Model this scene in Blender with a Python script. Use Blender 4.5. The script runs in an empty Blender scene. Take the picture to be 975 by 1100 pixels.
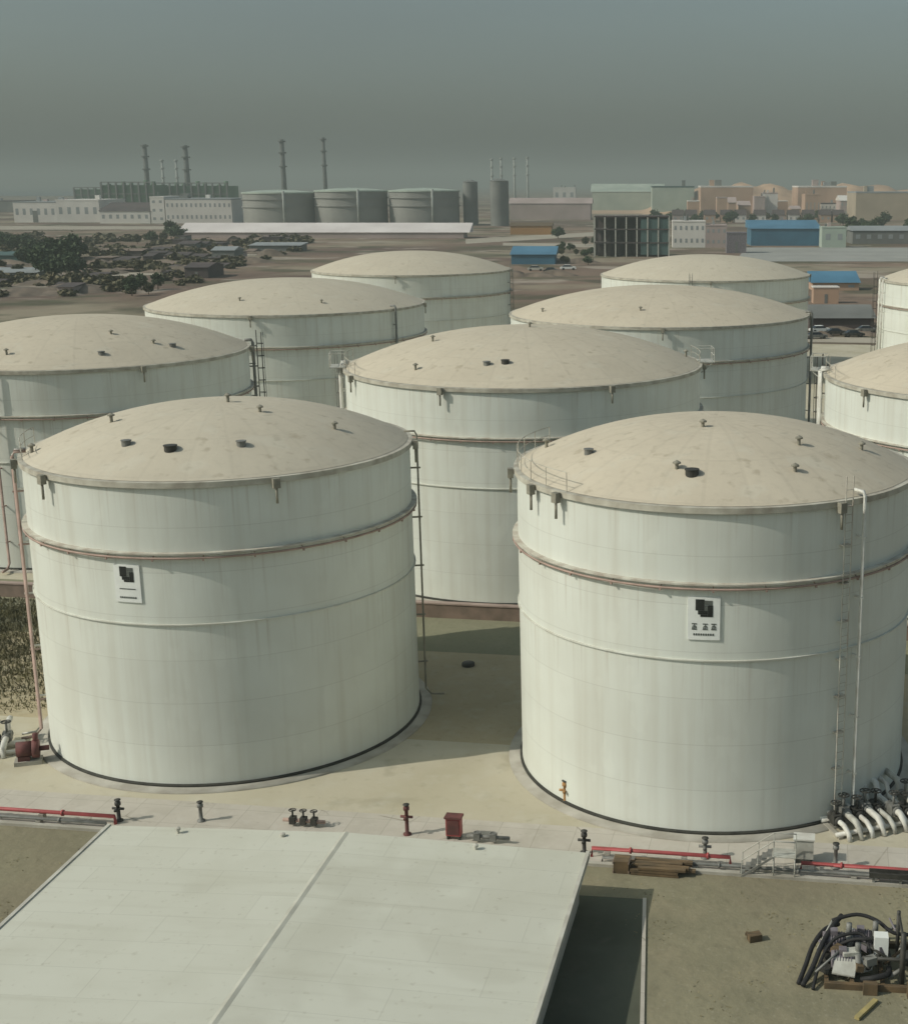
import bpy, math, random
from mathutils import Vector, Matrix
random.seed(7)
PI = math.pi
sc = bpy.context.scene
COL = sc.collection

# ------------------------------------------------------------------ camera numbers (surveyed from the photograph)
F, P, CX, CY, CH = 1461.8, .237, 677., 550., 30.95
def ground_at(px, py, z=0.0):
    a = (px-CX)/F; b = -(py-CY)/F
    c, s = math.cos(P), math.sin(P)
    r = (a, c+b*s, -s+b*c)
    t = (z-CH)/r[2]
    return Vector((r[0]*t, r[1]*t, z))
def metres_per_px(y):
    return (y*math.cos(P)+CH*math.sin(P))/F

# ------------------------------------------------------------------ materials
def new_mat(name):
    m = bpy.data.materials.new(name); m.use_nodes = True
    nt = m.node_tree
    return m, nt, nt.nodes['Principled BSDF']
def N(nt, t, **kw):
    n = nt.nodes.new(t)
    for k, v in kw.items():
        setattr(n, k, v)
    return n
def rgb(c): return (c[0], c[1], c[2], 1)
def mat(name, c1, c2=None, scale=1.0, stretch=(1, 1, 1), rough=.75, bump=0., metal=0., detail=5, lo=.35, hi=.65, coord='Object', spec=.4):
    m, nt, b = new_mat(name)
    b.inputs['Roughness'].default_value = rough
    b.inputs['Metallic'].default_value = metal
    b.inputs['Specular IOR Level'].default_value = spec
    if c2 is None: c2 = tuple(x*.82 for x in c1)
    tc = N(nt, 'ShaderNodeTexCoord'); mp = N(nt, 'ShaderNodeMapping')
    mp.inputs['Scale'].default_value = stretch
    nt.links.new(tc.outputs[coord], mp.inputs[0])
    no = N(nt, 'ShaderNodeTexNoise'); no.inputs['Scale'].default_value = scale; no.inputs['Detail'].default_value = detail
    nt.links.new(mp.outputs[0], no.inputs['Vector'])
    cr = N(nt, 'ShaderNodeValToRGB')
    cr.color_ramp.elements[0].position = lo; cr.color_ramp.elements[0].color = rgb(c2)
    cr.color_ramp.elements[1].position = hi; cr.color_ramp.elements[1].color = rgb(c1)
    nt.links.new(no.outputs['Fac'], cr.inputs[0]); nt.links.new(cr.outputs[0], b.inputs['Base Color'])
    if bump:
        bp = N(nt, 'ShaderNodeBump'); bp.inputs['Strength'].default_value = bump; bp.inputs['Distance'].default_value = .05
        nt.links.new(no.outputs['Fac'], bp.inputs['Height']); nt.links.new(bp.outputs[0], b.inputs['Normal'])
    return m
def mathn(nt, op, a, b=None):
    n = N(nt, 'ShaderNodeMath', operation=op)
    for i, v in enumerate((a, b)):
        if v is None: continue
        if isinstance(v, (int, float)): n.inputs[i].default_value = v
        else: nt.links.new(v, n.inputs[i])
    return n.outputs[0]
def mixc(nt, fac, a, b):
    n = N(nt, 'ShaderNodeMix', data_type='RGBA')
    for i, v in ((0, fac), (6, a), (7, b)):
        if isinstance(v, (int, float)): n.inputs[i].default_value = v
        elif isinstance(v, tuple): n.inputs[i].default_value = rgb(v)
        else: nt.links.new(v, n.inputs[i])
    return n.outputs[2]
def noise(nt, vec, scale, stretch=(1, 1, 1), detail=5, lo=.35, hi=.65):
    mp = N(nt, 'ShaderNodeMapping'); mp.inputs['Scale'].default_value = stretch
    nt.links.new(vec, mp.inputs[0])
    no = N(nt, 'ShaderNodeTexNoise'); no.inputs['Scale'].default_value = scale; no.inputs['Detail'].default_value = detail
    nt.links.new(mp.outputs[0], no.inputs['Vector'])
    mr = N(nt, 'ShaderNodeMapRange'); mr.inputs[1].default_value = lo; mr.inputs[2].default_value = hi
    nt.links.new(no.outputs['Fac'], mr.inputs[0])
    return mr.outputs[0]

def shell_mat(name, base, stain, course=2.35):
    """white tank paint: plate courses, faint welds, rain streaks and dust"""
    m, nt, b = new_mat(name)
    tc = N(nt, 'ShaderNodeTexCoord'); v = tc.outputs['Object']
    sx = N(nt, 'ShaderNodeSeparateXYZ'); nt.links.new(v, sx.inputs[0])
    ang = mathn(nt, 'ARCTAN2', sx.outputs[1], sx.outputs[0])
    z = sx.outputs[2]
    # plate tone, one value per plate, staggered like brickwork
    row = mathn(nt, 'FLOOR', mathn(nt, 'DIVIDE', z, course))
    plate = mathn(nt, 'FLOOR', mathn(nt, 'ADD', mathn(nt, 'MULTIPLY', ang, 1.6), mathn(nt, 'MULTIPLY', row, .37)))
    cv = N(nt, 'ShaderNodeCombineXYZ'); nt.links.new(row, cv.inputs[0]); nt.links.new(plate, cv.inputs[1])
    wn = N(nt, 'ShaderNodeTexWhiteNoise'); wn.noise_dimensions = '3D'; nt.links.new(cv.outputs[0], wn.inputs['Vector'])
    tone = mathn(nt, 'MULTIPLY', wn.outputs['Value'], .16)
    streak = noise(nt, v, 1.6, (1, 1, .04), 6, .48, .80)
    dust = noise(nt, v, .22, (1, 1, 1), 4, .35, .8)
    c = mixc(nt, tone, base, tuple(x*.72 for x in base))
    c = mixc(nt, mathn(nt, 'MULTIPLY', streak, .38), c, stain)
    fine = noise(nt, v, 5.5, (1, 1, .02), 4, .56, .80)
    for zt in (16.2, 12.7, 8.95):
        q = mathn(nt, 'DIVIDE', mathn(nt, 'SUBTRACT', zt, z), 3.0)
        win = mathn(nt, 'MULTIPLY', mathn(nt, 'GREATER_THAN', q, 0.), mathn(nt, 'MAXIMUM', mathn(nt, 'SUBTRACT', 1., q), 0.))
        c = mixc(nt, mathn(nt, 'MULTIPLY', mathn(nt, 'MULTIPLY', win, fine), .55), c, (.34, .27, .19))
    patchy = noise(nt, v, .9, (1, 1, .5), 2, .60, .63)
    c = mixc(nt, mathn(nt, 'MULTIPLY', patchy, .16), c, tuple(min(1, x*1.12) for x in base))
    c = mixc(nt, mathn(nt, 'MULTIPLY', dust, .30), c, tuple(x*.86 for x in stain))
    seam = mathn(nt, 'LESS_THAN', mathn(nt, 'FRACT', mathn(nt, 'DIVIDE', z, course)), .018)
    c = mixc(nt, mathn(nt, 'MULTIPLY', seam, .20), c, tuple(x*.55 for x in stain))
    nt.links.new(c, b.inputs['Base Color'])
    b.inputs['Roughness'].default_value = .55; b.inputs['Specular IOR Level'].default_value = .3
    bp = N(nt, 'ShaderNodeBump'); bp.inputs['Strength'].default_value = .25; bp.inputs['Distance'].default_value = .06
    nt.links.new(noise(nt, v, .55, (1, 1, .6), 2, .2, .8), bp.inputs['Height']); nt.links.new(bp.outputs[0], b.inputs['Normal'])
    return m
def roof_mat(name, base, dirt, nseg=28):
    """dusty dome: radial plate seams and rings, blotches"""
    m, nt, b = new_mat(name)
    tc = N(nt, 'ShaderNodeTexCoord'); v = tc.outputs['Object']
    sx = N(nt, 'ShaderNodeSeparateXYZ'); nt.links.new(v, sx.inputs[0])
    ang = mathn(nt, 'ARCTAN2', sx.outputs[1], sx.outputs[0])
    rad = mathn(nt, 'SQRT', mathn(nt, 'ADD', mathn(nt, 'MULTIPLY', sx.outputs[0], sx.outputs[0]), mathn(nt, 'MULTIPLY', sx.outputs[1], sx.outputs[1])))
    a = mathn(nt, 'MULTIPLY', ang, nseg/(2*PI))
    fr = mathn(nt, 'ABSOLUTE', mathn(nt, 'SUBTRACT', mathn(nt, 'FRACT', a), .5))
    wid = mathn(nt, 'DIVIDE', .18*nseg/(2*PI), mathn(nt, 'MAXIMUM', rad, .5))
    s1 = mathn(nt, 'LESS_THAN', fr, mathn(nt, 'MULTIPLY', wid, .5))
    s2 = mathn(nt, 'LESS_THAN', mathn(nt, 'FRACT', mathn(nt, 'DIVIDE', rad, 3.4)), .035)
    seam = mathn(nt, 'MAXIMUM', s1, s2)
    row = mathn(nt, 'FLOOR', mathn(nt, 'DIVIDE', rad, 3.4))
    cv = N(nt, 'ShaderNodeCombineXYZ'); nt.links.new(row, cv.inputs[0]); nt.links.new(mathn(nt, 'FLOOR', mathn(nt, 'ADD', a, .5)), cv.inputs[1])
    wn = N(nt, 'ShaderNodeTexWhiteNoise'); nt.links.new(cv.outputs[0], wn.inputs['Vector'])
    big = noise(nt, v, .28, (1, 1, 1), 6, .35, .7)
    fine = noise(nt, v, 2.2, (1, 1, 1), 6, .5, .8)
    c = mixc(nt, mathn(nt, 'MULTIPLY', wn.outputs['Value'], .22), base, dirt)
    c = mixc(nt, mathn(nt, 'MULTIPLY', big, .45), c, dirt)
    c = mixc(nt, mathn(nt, 'MULTIPLY', fine, .28), c, tuple(x*.7 for x in dirt))
    c = mixc(nt, mathn(nt, 'MULTIPLY', seam, .11), c, tuple(x*.6 for x in dirt))
    oi = N(nt, 'ShaderNodeObjectInfo')
    c = mixc(nt, mathn(nt, 'MULTIPLY', oi.outputs['Random'], .30), c, (.50, .485, .40))
    spot = noise(nt, v, 1.1, (1, 1, 1), 8, .60, .70)
    c = mixc(nt, mathn(nt, 'MULTIPLY', spot, .40), c, (.30, .25, .17))
    pale = noise(nt, v, .55, (1, 1, 1), 3, .58, .66)
    c = mixc(nt, mathn(nt, 'MULTIPLY', pale, .22), c, (.62, .60, .50))
    nt.links.new(c, b.inputs['Base Color'])
    b.inputs['Roughness'].default_value = .85; b.inputs['Specular IOR Level'].default_value = .2
    bp = N(nt, 'ShaderNodeBump'); bp.inputs['Strength'].default_value = .35; bp.inputs['Distance'].default_value = .08
    nt.links.new(noise(nt, v, .7, (1, 1, 1), 4, .2, .8), bp.inputs['Height']); nt.links.new(bp.outputs[0], b.inputs['Normal'])
    return m
def ground_mat(name, layers, rough=.95, bump=.4, bdist=.08, bscale=1.5, slabs=0, slope=-.142):
    """layers: list of (colour, scale, lo, hi, strength); first is the base colour"""
    m, nt, b = new_mat(name)
    tc = N(nt, 'ShaderNodeTexCoord'); v = tc.outputs['Object']
    c = layers[0][0]
    for col, s, lo, hi, k in layers[1:]:
        f = noise(nt, v, s, (1, 1, 1), 7, lo, hi)
        c = mixc(nt, mathn(nt, 'MULTIPLY', f, k), c, col)
    if slabs:
        sx = N(nt, 'ShaderNodeSeparateXYZ'); nt.links.new(v, sx.inputs[0])
        u = mathn(nt, 'DIVIDE', mathn(nt, 'SUBTRACT', sx.outputs[1], mathn(nt, 'MULTIPLY', sx.outputs[0], slope)), slabs)
        w_ = mathn(nt, 'DIVIDE', mathn(nt, 'ADD', sx.outputs[0], mathn(nt, 'MULTIPLY', sx.outputs[1], slope)), slabs)
        jn = mathn(nt, 'MAXIMUM', mathn(nt, 'LESS_THAN', mathn(nt, 'FRACT', u), .02), mathn(nt, 'LESS_THAN', mathn(nt, 'FRACT', w_), .02))
        cv = N(nt, 'ShaderNodeCombineXYZ'); nt.links.new(mathn(nt, 'FLOOR', u), cv.inputs[0]); nt.links.new(mathn(nt, 'FLOOR', w_), cv.inputs[1])
        wn = N(nt, 'ShaderNodeTexWhiteNoise'); nt.links.new(cv.outputs[0], wn.inputs['Vector'])
        c = mixc(nt, mathn(nt, 'MULTIPLY', wn.outputs['Value'], .18), c, (.34, .31, .24))
        c = mixc(nt, mathn(nt, 'MULTIPLY', jn, .35), c, (.20, .18, .13))
        vo = N(nt, 'ShaderNodeTexVoronoi', feature='DISTANCE_TO_EDGE'); vo.inputs['Scale'].default_value = .28; nt.links.new(v, vo.inputs['Vector'])
        crack = mathn(nt, 'MULTIPLY', mathn(nt, 'LESS_THAN', vo.outputs['Distance'], .010), noise(nt, v, .3, (1, 1, 1), 2, .5, .6))
        c = mixc(nt, mathn(nt, 'MULTIPLY', crack, .45), c, (.15, .13, .09))
    nt.links.new(c, b.inputs['Base Color'])
    b.inputs['Roughness'].default_value = rough; b.inputs['Specular IOR Level'].default_value = .15
    if bump:
        bp = N(nt, 'ShaderNodeBump'); bp.inputs['Strength'].default_value = bump; bp.inputs['Distance'].default_value = bdist
        nt.links.new(noise(nt, v, bscale, (1, 1, 1), 6, .2, .8), bp.inputs['Height']); nt.links.new(bp.outputs[0], b.inputs['Normal'])
    return m

M = {}
M['shell'] = shell_mat('white tank paint', (.68, .705, .64), (.47, .44, .355))
M['roof'] = roof_mat('dusty roof paint', (.57, .505, .39), (.45, .39, .295))
M['rim'] = mat('rim paint', (.50, .48, .40), (.33, .30, .24), 1.2)
M['girder'] = mat('girder paint', (.56, .55, .47), (.38, .33, .27), 1.5)
M['ringpaint'] = mat('ring paint', (.63, .64, .57), (.50, .49, .42), 1.)
M['rustpipe'] = mat('faded red pipe', (.42, .30, .25), (.30, .22, .18), 1.5, rough=.7)
M['bitumen'] = mat('bitumen seal', (.045, .045, .035), (.025, .025, .02), 2.)
M['concrete'] = mat('concrete', (.42, .40, .34), (.30, .28, .23), .8, bump=.2)
M['ventpaint'] = mat('dull vent paint', (.30, .28, .22), (.2, .19, .15), 2.)
M['rail'] = mat('pale steel', (.50, .50, .44), (.36, .35, .30), 2., rough=.5)
M['pipe'] = mat('white pipe paint', (.66, .66, .60), (.5, .48, .42), 1.5, rough=.5)
M['dark'] = mat('dark steel', (.06, .058, .05), (.03, .03, .025), 2., rough=.6)
M['grey'] = mat('grey steel', (.22, .22, .2), (.14, .14, .125), 2., rough=.55)
M['mauve'] = mat('purple grey machine paint', (.215, .195, .21), (.13, .115, .125), 2., rough=.5)
M['red'] = mat('red fire paint', (.42, .085, .085), (.30, .07, .065), 1.2, rough=.5)
M['darkred'] = mat('dark red primer', (.16, .055, .05), (.09, .04, .035), 2.)
M['signwhite'] = mat('sign white', (.78, .80, .76), (.72, .74, .70), 2., rough=.5)
M['black'] = mat('sign black', (.022, .025, .022), (.015, .017, .015), 2., rough=.5)
M['signgrey'] = mat('sign grey', (.12, .13, .115), (.09, .1, .09), 2., rough=.5)
M['bund'] = mat('brown brick bund', (.25, .185, .145), (.17, .13, .10), .9, bump=.3)
def sheet_roof():
    m, nt, b = new_mat('pale roof membrane'); tc = N(nt, 'ShaderNodeTexCoord'); v = tc.outputs['Object']
    sx = N(nt, 'ShaderNodeSeparateXYZ'); nt.links.new(v, sx.inputs[0])
    row = mathn(nt, 'DIVIDE', sx.outputs[1], 1.9); k = mathn(nt, 'FLOOR', row)
    col = mathn(nt, 'ADD', mathn(nt, 'DIVIDE', sx.outputs[0], 5.6), mathn(nt, 'MULTIPLY', k, .43))
    cv = N(nt, 'ShaderNodeCombineXYZ'); nt.links.new(k, cv.inputs[0]); nt.links.new(mathn(nt, 'FLOOR', col), cv.inputs[1])
    wn = N(nt, 'ShaderNodeTexWhiteNoise'); nt.links.new(cv.outputs[0], wn.inputs['Vector'])
    c = mixc(nt, mathn(nt, 'MULTIPLY', wn.outputs['Value'], .16), (.575, .575, .49), (.44, .43, .345))
    c = mixc(nt, mathn(nt, 'MULTIPLY', noise(nt, v, .35, (1, 1, 1), 6, .45, .75), .32), c, (.43, .42, .33))
    c = mixc(nt, mathn(nt, 'MULTIPLY', noise(nt, v, .16, (1, 1, 1), 3, .56, .60), .14), c, (.36, .34, .27))
    c = mixc(nt, mathn(nt, 'MULTIPLY', noise(nt, v, 1.2, (.12, 1.4, 1), 5, .55, .8), .30), c, (.36, .34, .26))
    c = mixc(nt, mathn(nt, 'MULTIPLY', noise(nt, v, 3.5, (1, 1, 1), 6, .62, .75), .35), c, (.30, .27, .20))
    j1 = mathn(nt, 'LESS_THAN', mathn(nt, 'FRACT', row), .022); j2 = mathn(nt, 'LESS_THAN', mathn(nt, 'FRACT', col), .008)
    c = mixc(nt, mathn(nt, 'MULTIPLY', mathn(nt, 'MAXIMUM', j1, j2), .20), c, (.27, .26, .21))
    nt.links.new(c, b.inputs['Base Color']); b.inputs['Roughness'].default_value = .75; b.inputs['Specular IOR Level'].default_value = .25
    bp = N(nt, 'ShaderNodeBump'); bp.inputs['Strength'].default_value = .3; bp.inputs['Distance'].default_value = .05
    nt.links.new(noise(nt, v, .5, (1, 1, 1), 3, .2, .8), bp.inputs['Height']); nt.links.new(bp.outputs[0], b.inputs['Normal'])
    return m
M['whiteroof'] = sheet_roof()
M['fascia'] = mat('pale fascia', (.55, .54, .47), (.42, .40, .34), 1.)
M['ridge'] = mat('weathered ridge flashing', (.535, .53, .45), (.44, .43, .36), .8)
M['plaster'] = mat('pale plaster wall', (.50, .47, .40), (.38, .36, .3), .4)
M['rustwood'] = mat('weathered brown planks', (.17, .115, .06), (.08, .06, .035), 1.2, (1, 6, 1))
M['orange'] = mat('faded orange paint', (.42, .22, .08), (.30, .17, .07), 2.)
M['yellow'] = mat('faded yellow paint', (.45, .36, .14), (.32, .27, .12), 2.)
M['bluewall'] = mat('blue sheet metal', (.055, .17, .255), (.045, .13, .20), .12, rough=.5)
M['blueroof'] = mat('blue roof sheet', (.085, .22, .33), (.06, .17, .26), .1, rough=.5)
M['farwhite'] = mat('far white wall', (.76, .73, .67), (.62, .59, .54), .05)
M['brightroof'] = mat('bright pale roof sheet', (.74, .69, .655), (.62, .57, .54), .05)
M['farpale'] = mat('far pale green wall', (.44, .50, .42), (.33, .39, .33), .05)
M['farpeach'] = mat('far peach wall', (.50, .345, .245), (.38, .255, .18), .05)
M['fartan'] = mat('far tan wall', (.45, .38, .28), (.36, .3, .22), .05)
M['farpink'] = mat('far pink wall', (.46, .37, .345), (.36, .29, .26), .05)
M['fargrey'] = mat('far grey wall', (.20, .205, .19), (.14, .145, .135), .08)
M['fardark'] = mat('far dark roof', (.10, .075, .07), (.06, .05, .048), .08)
M['farsheet'] = mat('far grey roof sheet', (.32, .34, .34), (.25, .27, .27), .06, rough=.6)
M['fargreen'] = mat('green cladding', (.13, .23, .135), (.085, .165, .095), .06)
M['teal'] = mat('teal cladding', (.07, .13, .125), (.05, .095, .09), .08)
M['fartank'] = mat('weathered grey tank', (.30, .30, .275), (.21, .21, .19), .05)
M['stack'] = mat('dark stack', (.11, .12, .11), (.08, .085, .08), .1)
M['palestack'] = mat('pale stack', (.36, .38, .35), (.28, .3, .27), .1)
M['glass'] = mat('dark window glass', (.03, .035, .04), (.02, .025, .03), .3, rough=.15)
M['tyre'] = mat('tyre rubber', (.02, .02, .02), (.015, .015, .015), 2.)
M['bank'] = mat('orange tan earth', (.52, .36, .235), (.38, .265, .18), .03, (1, 1, 3), bump=.3)
M['moundearth'] = mat('heaped earth', (.20, .155, .115), (.10, .08, .06), .25, bump=.6)
M['bark'] = mat('bark', (.09, .065, .04), (.05, .04, .025), 3.)
M['leaf'] = mat('dark leaf', (.055, .085, .03), (.028, .05, .02), .9)
M['leafb'] = mat('olive leaf', (.085, .085, .035), (.05, .05, .022), .9)
M['drygrass'] = mat('dry grass', (.24, .21, .11), (.16, .14, .075), .8)
M['weedleaf'] = mat('weed leaf', (.17, .155, .075), (.09, .085, .045), .6)
M['scrubleaf'] = mat('dry scrub', (.13, .11, .055), (.075, .07, .035), 1.2)
M['earth'] = ground_mat('bare olive earth', [((.255, .235, .155),), ((.205, .19, .125), .12, .42, .62, .75), ((.32, .28, .185), .4, .5, .75, .6), ((.16, .15, .095), 1.6, .55, .75, .5), ((.34, .32, .245), 5., .58, .75, .5), ((.19, .165, .115), .05, .5, .6, .5)], bdist=.12)
M['midearth'] = ground_mat('olive brown earth', [((.41, .35, .23),), ((.35, .30, .19), .2, .42, .65, .7), ((.46, .43, .32), .8, .5, .75, .5), ((.29, .25, .15), 2.4, .58, .78, .6)], bdist=.1)
M['apron'] = ground_mat('pale concrete apron', [((.50, .46, .35),), ((.42, .38, .27), .15, .42, .65, .7), ((.55, .53, .44), .6, .5, .75, .5), ((.27, .24, .17), .35, .60, .68, .35), ((.30, .27, .19), 1.3, .6, .8, .5)], bump=.2)
M['path'] = ground_mat('pinkish grey path', [((.50, .465, .40),), ((.40, .37, .31), .5, .45, .7, .6), ((.57, .55, .49), 1.8, .5, .75, .4), ((.30, .26, .22), 2.5, .62, .8, .5)], bump=.2, slabs=1.9)
M['bundfloor'] = ground_mat('green brown gravel', [((.245, .24, .16),), ((.20, .20, .13), .2, .4, .65, .7), ((.29, .27, .19), .8, .5, .75, .5), ((.17, .165, .10), 3., .55, .75, .5)], bdist=.1)
M['far'] = ground_mat('scrub plain', [((.235, .17, .125),), ((.12, .085, .068), .006, .40, .58, .85), ((.30, .265, .19), .011, .50, .62, .8), ((.10, .10, .06), .02, .52, .66, .8), ((.38, .33, .27), .03, .57, .64, .7), ((.075, .08, .045), .035, .56, .63, .75), ((.12, .095, .075), .07, .55, .7, .6)], bump=.5, bdist=1.2, bscale=.08)
M['road'] = ground_mat('dusty road', [((.40, .36, .29),), ((.31, .28, .22), .03, .4, .65, .6)], bump=0)
M['yardgrey'] = ground_mat('grey yard', [((.33, .335, .31),), ((.26, .26, .235), .03, .4, .65, .6), ((.40, .39, .35), .09, .5, .7, .5)], bump=0)
M['shadowpaint'] = ground_mat('dark tarmac', [((.105, .112, .082),), ((.08, .086, .062), .3, .42, .65, .8), ((.125, .12, .09), 1.1, .56, .74, .6), ((.09, .085, .065), 4., .62, .75, .4)], bump=.3)  # ground tone darkened to paint the low building's shadow
m, nt, b = new_mat('sea water'); M['sea'] = m
b.inputs['Base Color'].default_value = (.05, .075, .085, 1); b.inputs['Roughness'].default_value = .3

# ------------------------------------------------------------------ mesh builder
class MB:
    def __init__(s): s.v = []; s.f = []; s.sm = []
    def add(s, vs, fs, smooth=False):
        o = len(s.v); s.v += [tuple(v) for v in vs]
        for f in fs: s.f.append([i+o for i in f]); s.sm.append(smooth)
    def box(s, x0, x1, y0, y1, z0, z1):
        s.add([(x0,y0,z0),(x1,y0,z0),(x1,y1,z0),(x0,y1,z0),(x0,y0,z1),(x1,y0,z1),(x1,y1,z1),(x0,y1,z1)],
              [(3,2,1,0),(4,5,6,7),(0,1,5,4),(1,2,6,5),(2,3,7,6),(3,0,4,7)])
    def obox(s, c, size, rz=0, rx=0, ry=0):
        mt = Matrix.Rotation(rz, 3, 'Z') @ Matrix.Rotation(ry, 3, 'Y') @ Matrix.Rotation(rx, 3, 'X')
        x, y, z = [k/2 for k in size]; c = Vector(c)
        p = [(-x,-y,-z),(x,-y,-z),(x,y,-z),(-x,y,-z),(-x,-y,z),(x,-y,z),(x,y,z),(-x,y,z)]
        s.add([c + mt @ Vector(q) for q in p], [(3,2,1,0),(4,5,6,7),(0,1,5,4),(1,2,6,5),(2,3,7,6),(3,0,4,7)])
    def tube(s, pts, r, n=8, cap=True, r2=None, closed=False):
        pts = [Vector(p) for p in pts]; k = len(pts); vs = []; fs = []
        for i, p in enumerate(pts):
            if closed: d = pts[(i+1) % k]-pts[i-1]
            else: d = pts[min(i+1, k-1)]-pts[max(i-1, 0)]
            d.normalize()
            u = Vector((0, 0, 1)).cross(d) if abs(d.z) < .95 else Vector((1, 0, 0)).cross(d)
            u.normalize(); w = d.cross(u)
            rr = r if r2 is None else r+(r2-r)*i/(k-1)
            for j in range(n):
                a = 2*PI*j/n; vs.append(p+u*(rr*math.cos(a))+w*(rr*math.sin(a)))
        for i in range(k if closed else k-1):
            i2 = (i+1) % k
            for j in range(n):
                fs.append((i*n+j, i*n+(j+1) % n, i2*n+(j+1) % n, i2*n+j))
        if cap and not closed:
            fs.append(tuple(range(n-1, -1, -1))); fs.append(tuple((k-1)*n+j for j in range(n)))
        s.add(vs, fs, n > 5)
    def lathe(s, prof, n=48, c=(0, 0), smooth=True, closed=False, a0=0., a1=2*PI):
        full = abs(a1-a0-2*PI) < 1e-6
        k = len(prof); cols = n if full else n+1; vs = []; fs = []
        for j in range(cols):
            a = a0+(a1-a0)*j/n
            for r, z in prof: vs.append((c[0]+r*math.cos(a), c[1]+r*math.sin(a), z))
        for j in range(n):
            j2 = (j+1) % cols
            for i in range(k if closed else k-1):
                i2 = (i+1) % k
                fs.append((j*k+i, j2*k+i, j2*k+i2, j*k+i2))
        s.add(vs, fs, smooth)
    def build(s, name, m, parent=None, loc=None):
        me = bpy.data.meshes.new(name); me.from_pydata(s.v, [], s.f)
        me.polygons.foreach_set('use_smooth', s.sm); me.update()
        me.materials.append(m)
        o = bpy.data.objects.new(name, me); COL.objects.link(o)
        if parent: o.parent = parent
        if loc is not None: o.location = loc
        return o

def tag(o, label=None, cat=None, group=None, kind=None):
    if label: o['label'] = label
    if cat: o['category'] = cat
    if group: o['group'] = group
    if kind: o['kind'] = kind
    return o
def thing(name, label, cat, loc=(0, 0, 0), rz=0, group=None):
    o = bpy.data.objects.new(name, None); COL.objects.link(o)
    o.empty_display_size = .2; o.location = loc; o.rotation_euler = (0, 0, rz)
    return tag(o, label, cat, group)
def copy_tree(o, parent=None):
    c = o.copy(); COL.objects.link(c); c.parent = parent
    for ch in o.children: copy_tree(ch, c)
    return c
def sheet(name, pts, z, m, label=None):
    b = MB(); b.add([(x, y, z) for x, y in pts], [tuple(range(len(pts)))])
    return tag(b.build(name, m), label or name.replace('_', ' '), None, None, 'structure')
def rot2(x, y, a): return (x*math.cos(a)-y*math.sin(a), x*math.sin(a)+y*math.cos(a))

# ------------------------------------------------------------------ ground
K = -.142                                            # slope of the yard's cross lines
def yl(x, y0): return y0+K*x
sheet('ground', [(-15000, -300), (15000, -300), (15000, 15000), (-15000, 15000)], 0, M['far'], 'brown scrub plain reaching the horizon')
sheet('yard_ground', [(-75, yl(-75, 12)), (75, yl(75, 12)), (75, yl(75, 57.6)), (-75, yl(-75, 57.6))], .012, M['earth'], 'bare olive earth in front of the tanks')
sheet('path', [(-75, yl(-75, 57.6)), (75, yl(75, 57.6)), (75, yl(75, 61.4)), (-75, yl(-75, 61.4))], .016, M['path'], 'pale path behind the red pipe')
sheet('apron', [(-75, yl(-75, 61.4)), (75, yl(75, 61.4)), (75, yl(75, 70.9)), (-75, yl(-75, 70.9))], .012, M['apron'], 'pale concrete apron around the front tanks')
sheet('tank_yard_ground', [(-75, yl(-75, 70.9)), (75, yl(75, 70.9)), (75, yl(75, 85.8)), (-75, yl(-75, 85.8))], .014, M['midearth'], 'olive brown earth between the front tanks')
sheet('tank_yard_ground', [(-75, yl(-75, 85.8)), (75, yl(75, 85.8)), (75, yl(75, 98)), (-75, yl(-75, 98))], .012, M['bundfloor'], 'green brown gravel between the tanks')
sheet('tank_yard_ground', [(-75, yl(-75, 98)), (75, yl(75, 98)), (105, yl(105, 275)), (-105, yl(-105, 275))], .012, M['apron'], 'pale ground between the rear tanks, lightened to bounce light on their walls')  # tan sheet added to bounce warm light onto the rear tank walls
sheet('road', [(-95, yl(-95, 278)), (95, yl(95, 278)), (95, yl(95, 288)), (-95, yl(-95, 288))], .05, M['road'], 'dusty road behind the tank farm')
# far left water
g1, g2 = ground_at(-700, 211), ground_at(86, 210.5)
sheet('water', [(g1.x, g1.y), (g2.x, g2.y), (-5600, 14000), (-14500, 14000)], .3, M['sea'], 'pale strip of water on the far left horizon')

# kerb along the path
b = MB()
b.add([(-75, yl(-75, 57.5), 0), (75, yl(75, 57.5), 0), (75, yl(75, 57.75), 0), (-75, yl(-75, 57.75), 0),
       (-75, yl(-75, 57.5), .16), (75, yl(75, 57.5), .16), (75, yl(75, 57.75), .16), (-75, yl(-75, 57.75), .16)],
      [(4, 5, 6, 7), (0, 1, 5, 4), (2, 3, 7, 6), (1, 2, 6, 5), (3, 0, 4, 7)])
tag(b.build('kerb', M['concrete']), 'low concrete kerb along the path', None, None, 'structure')

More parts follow.
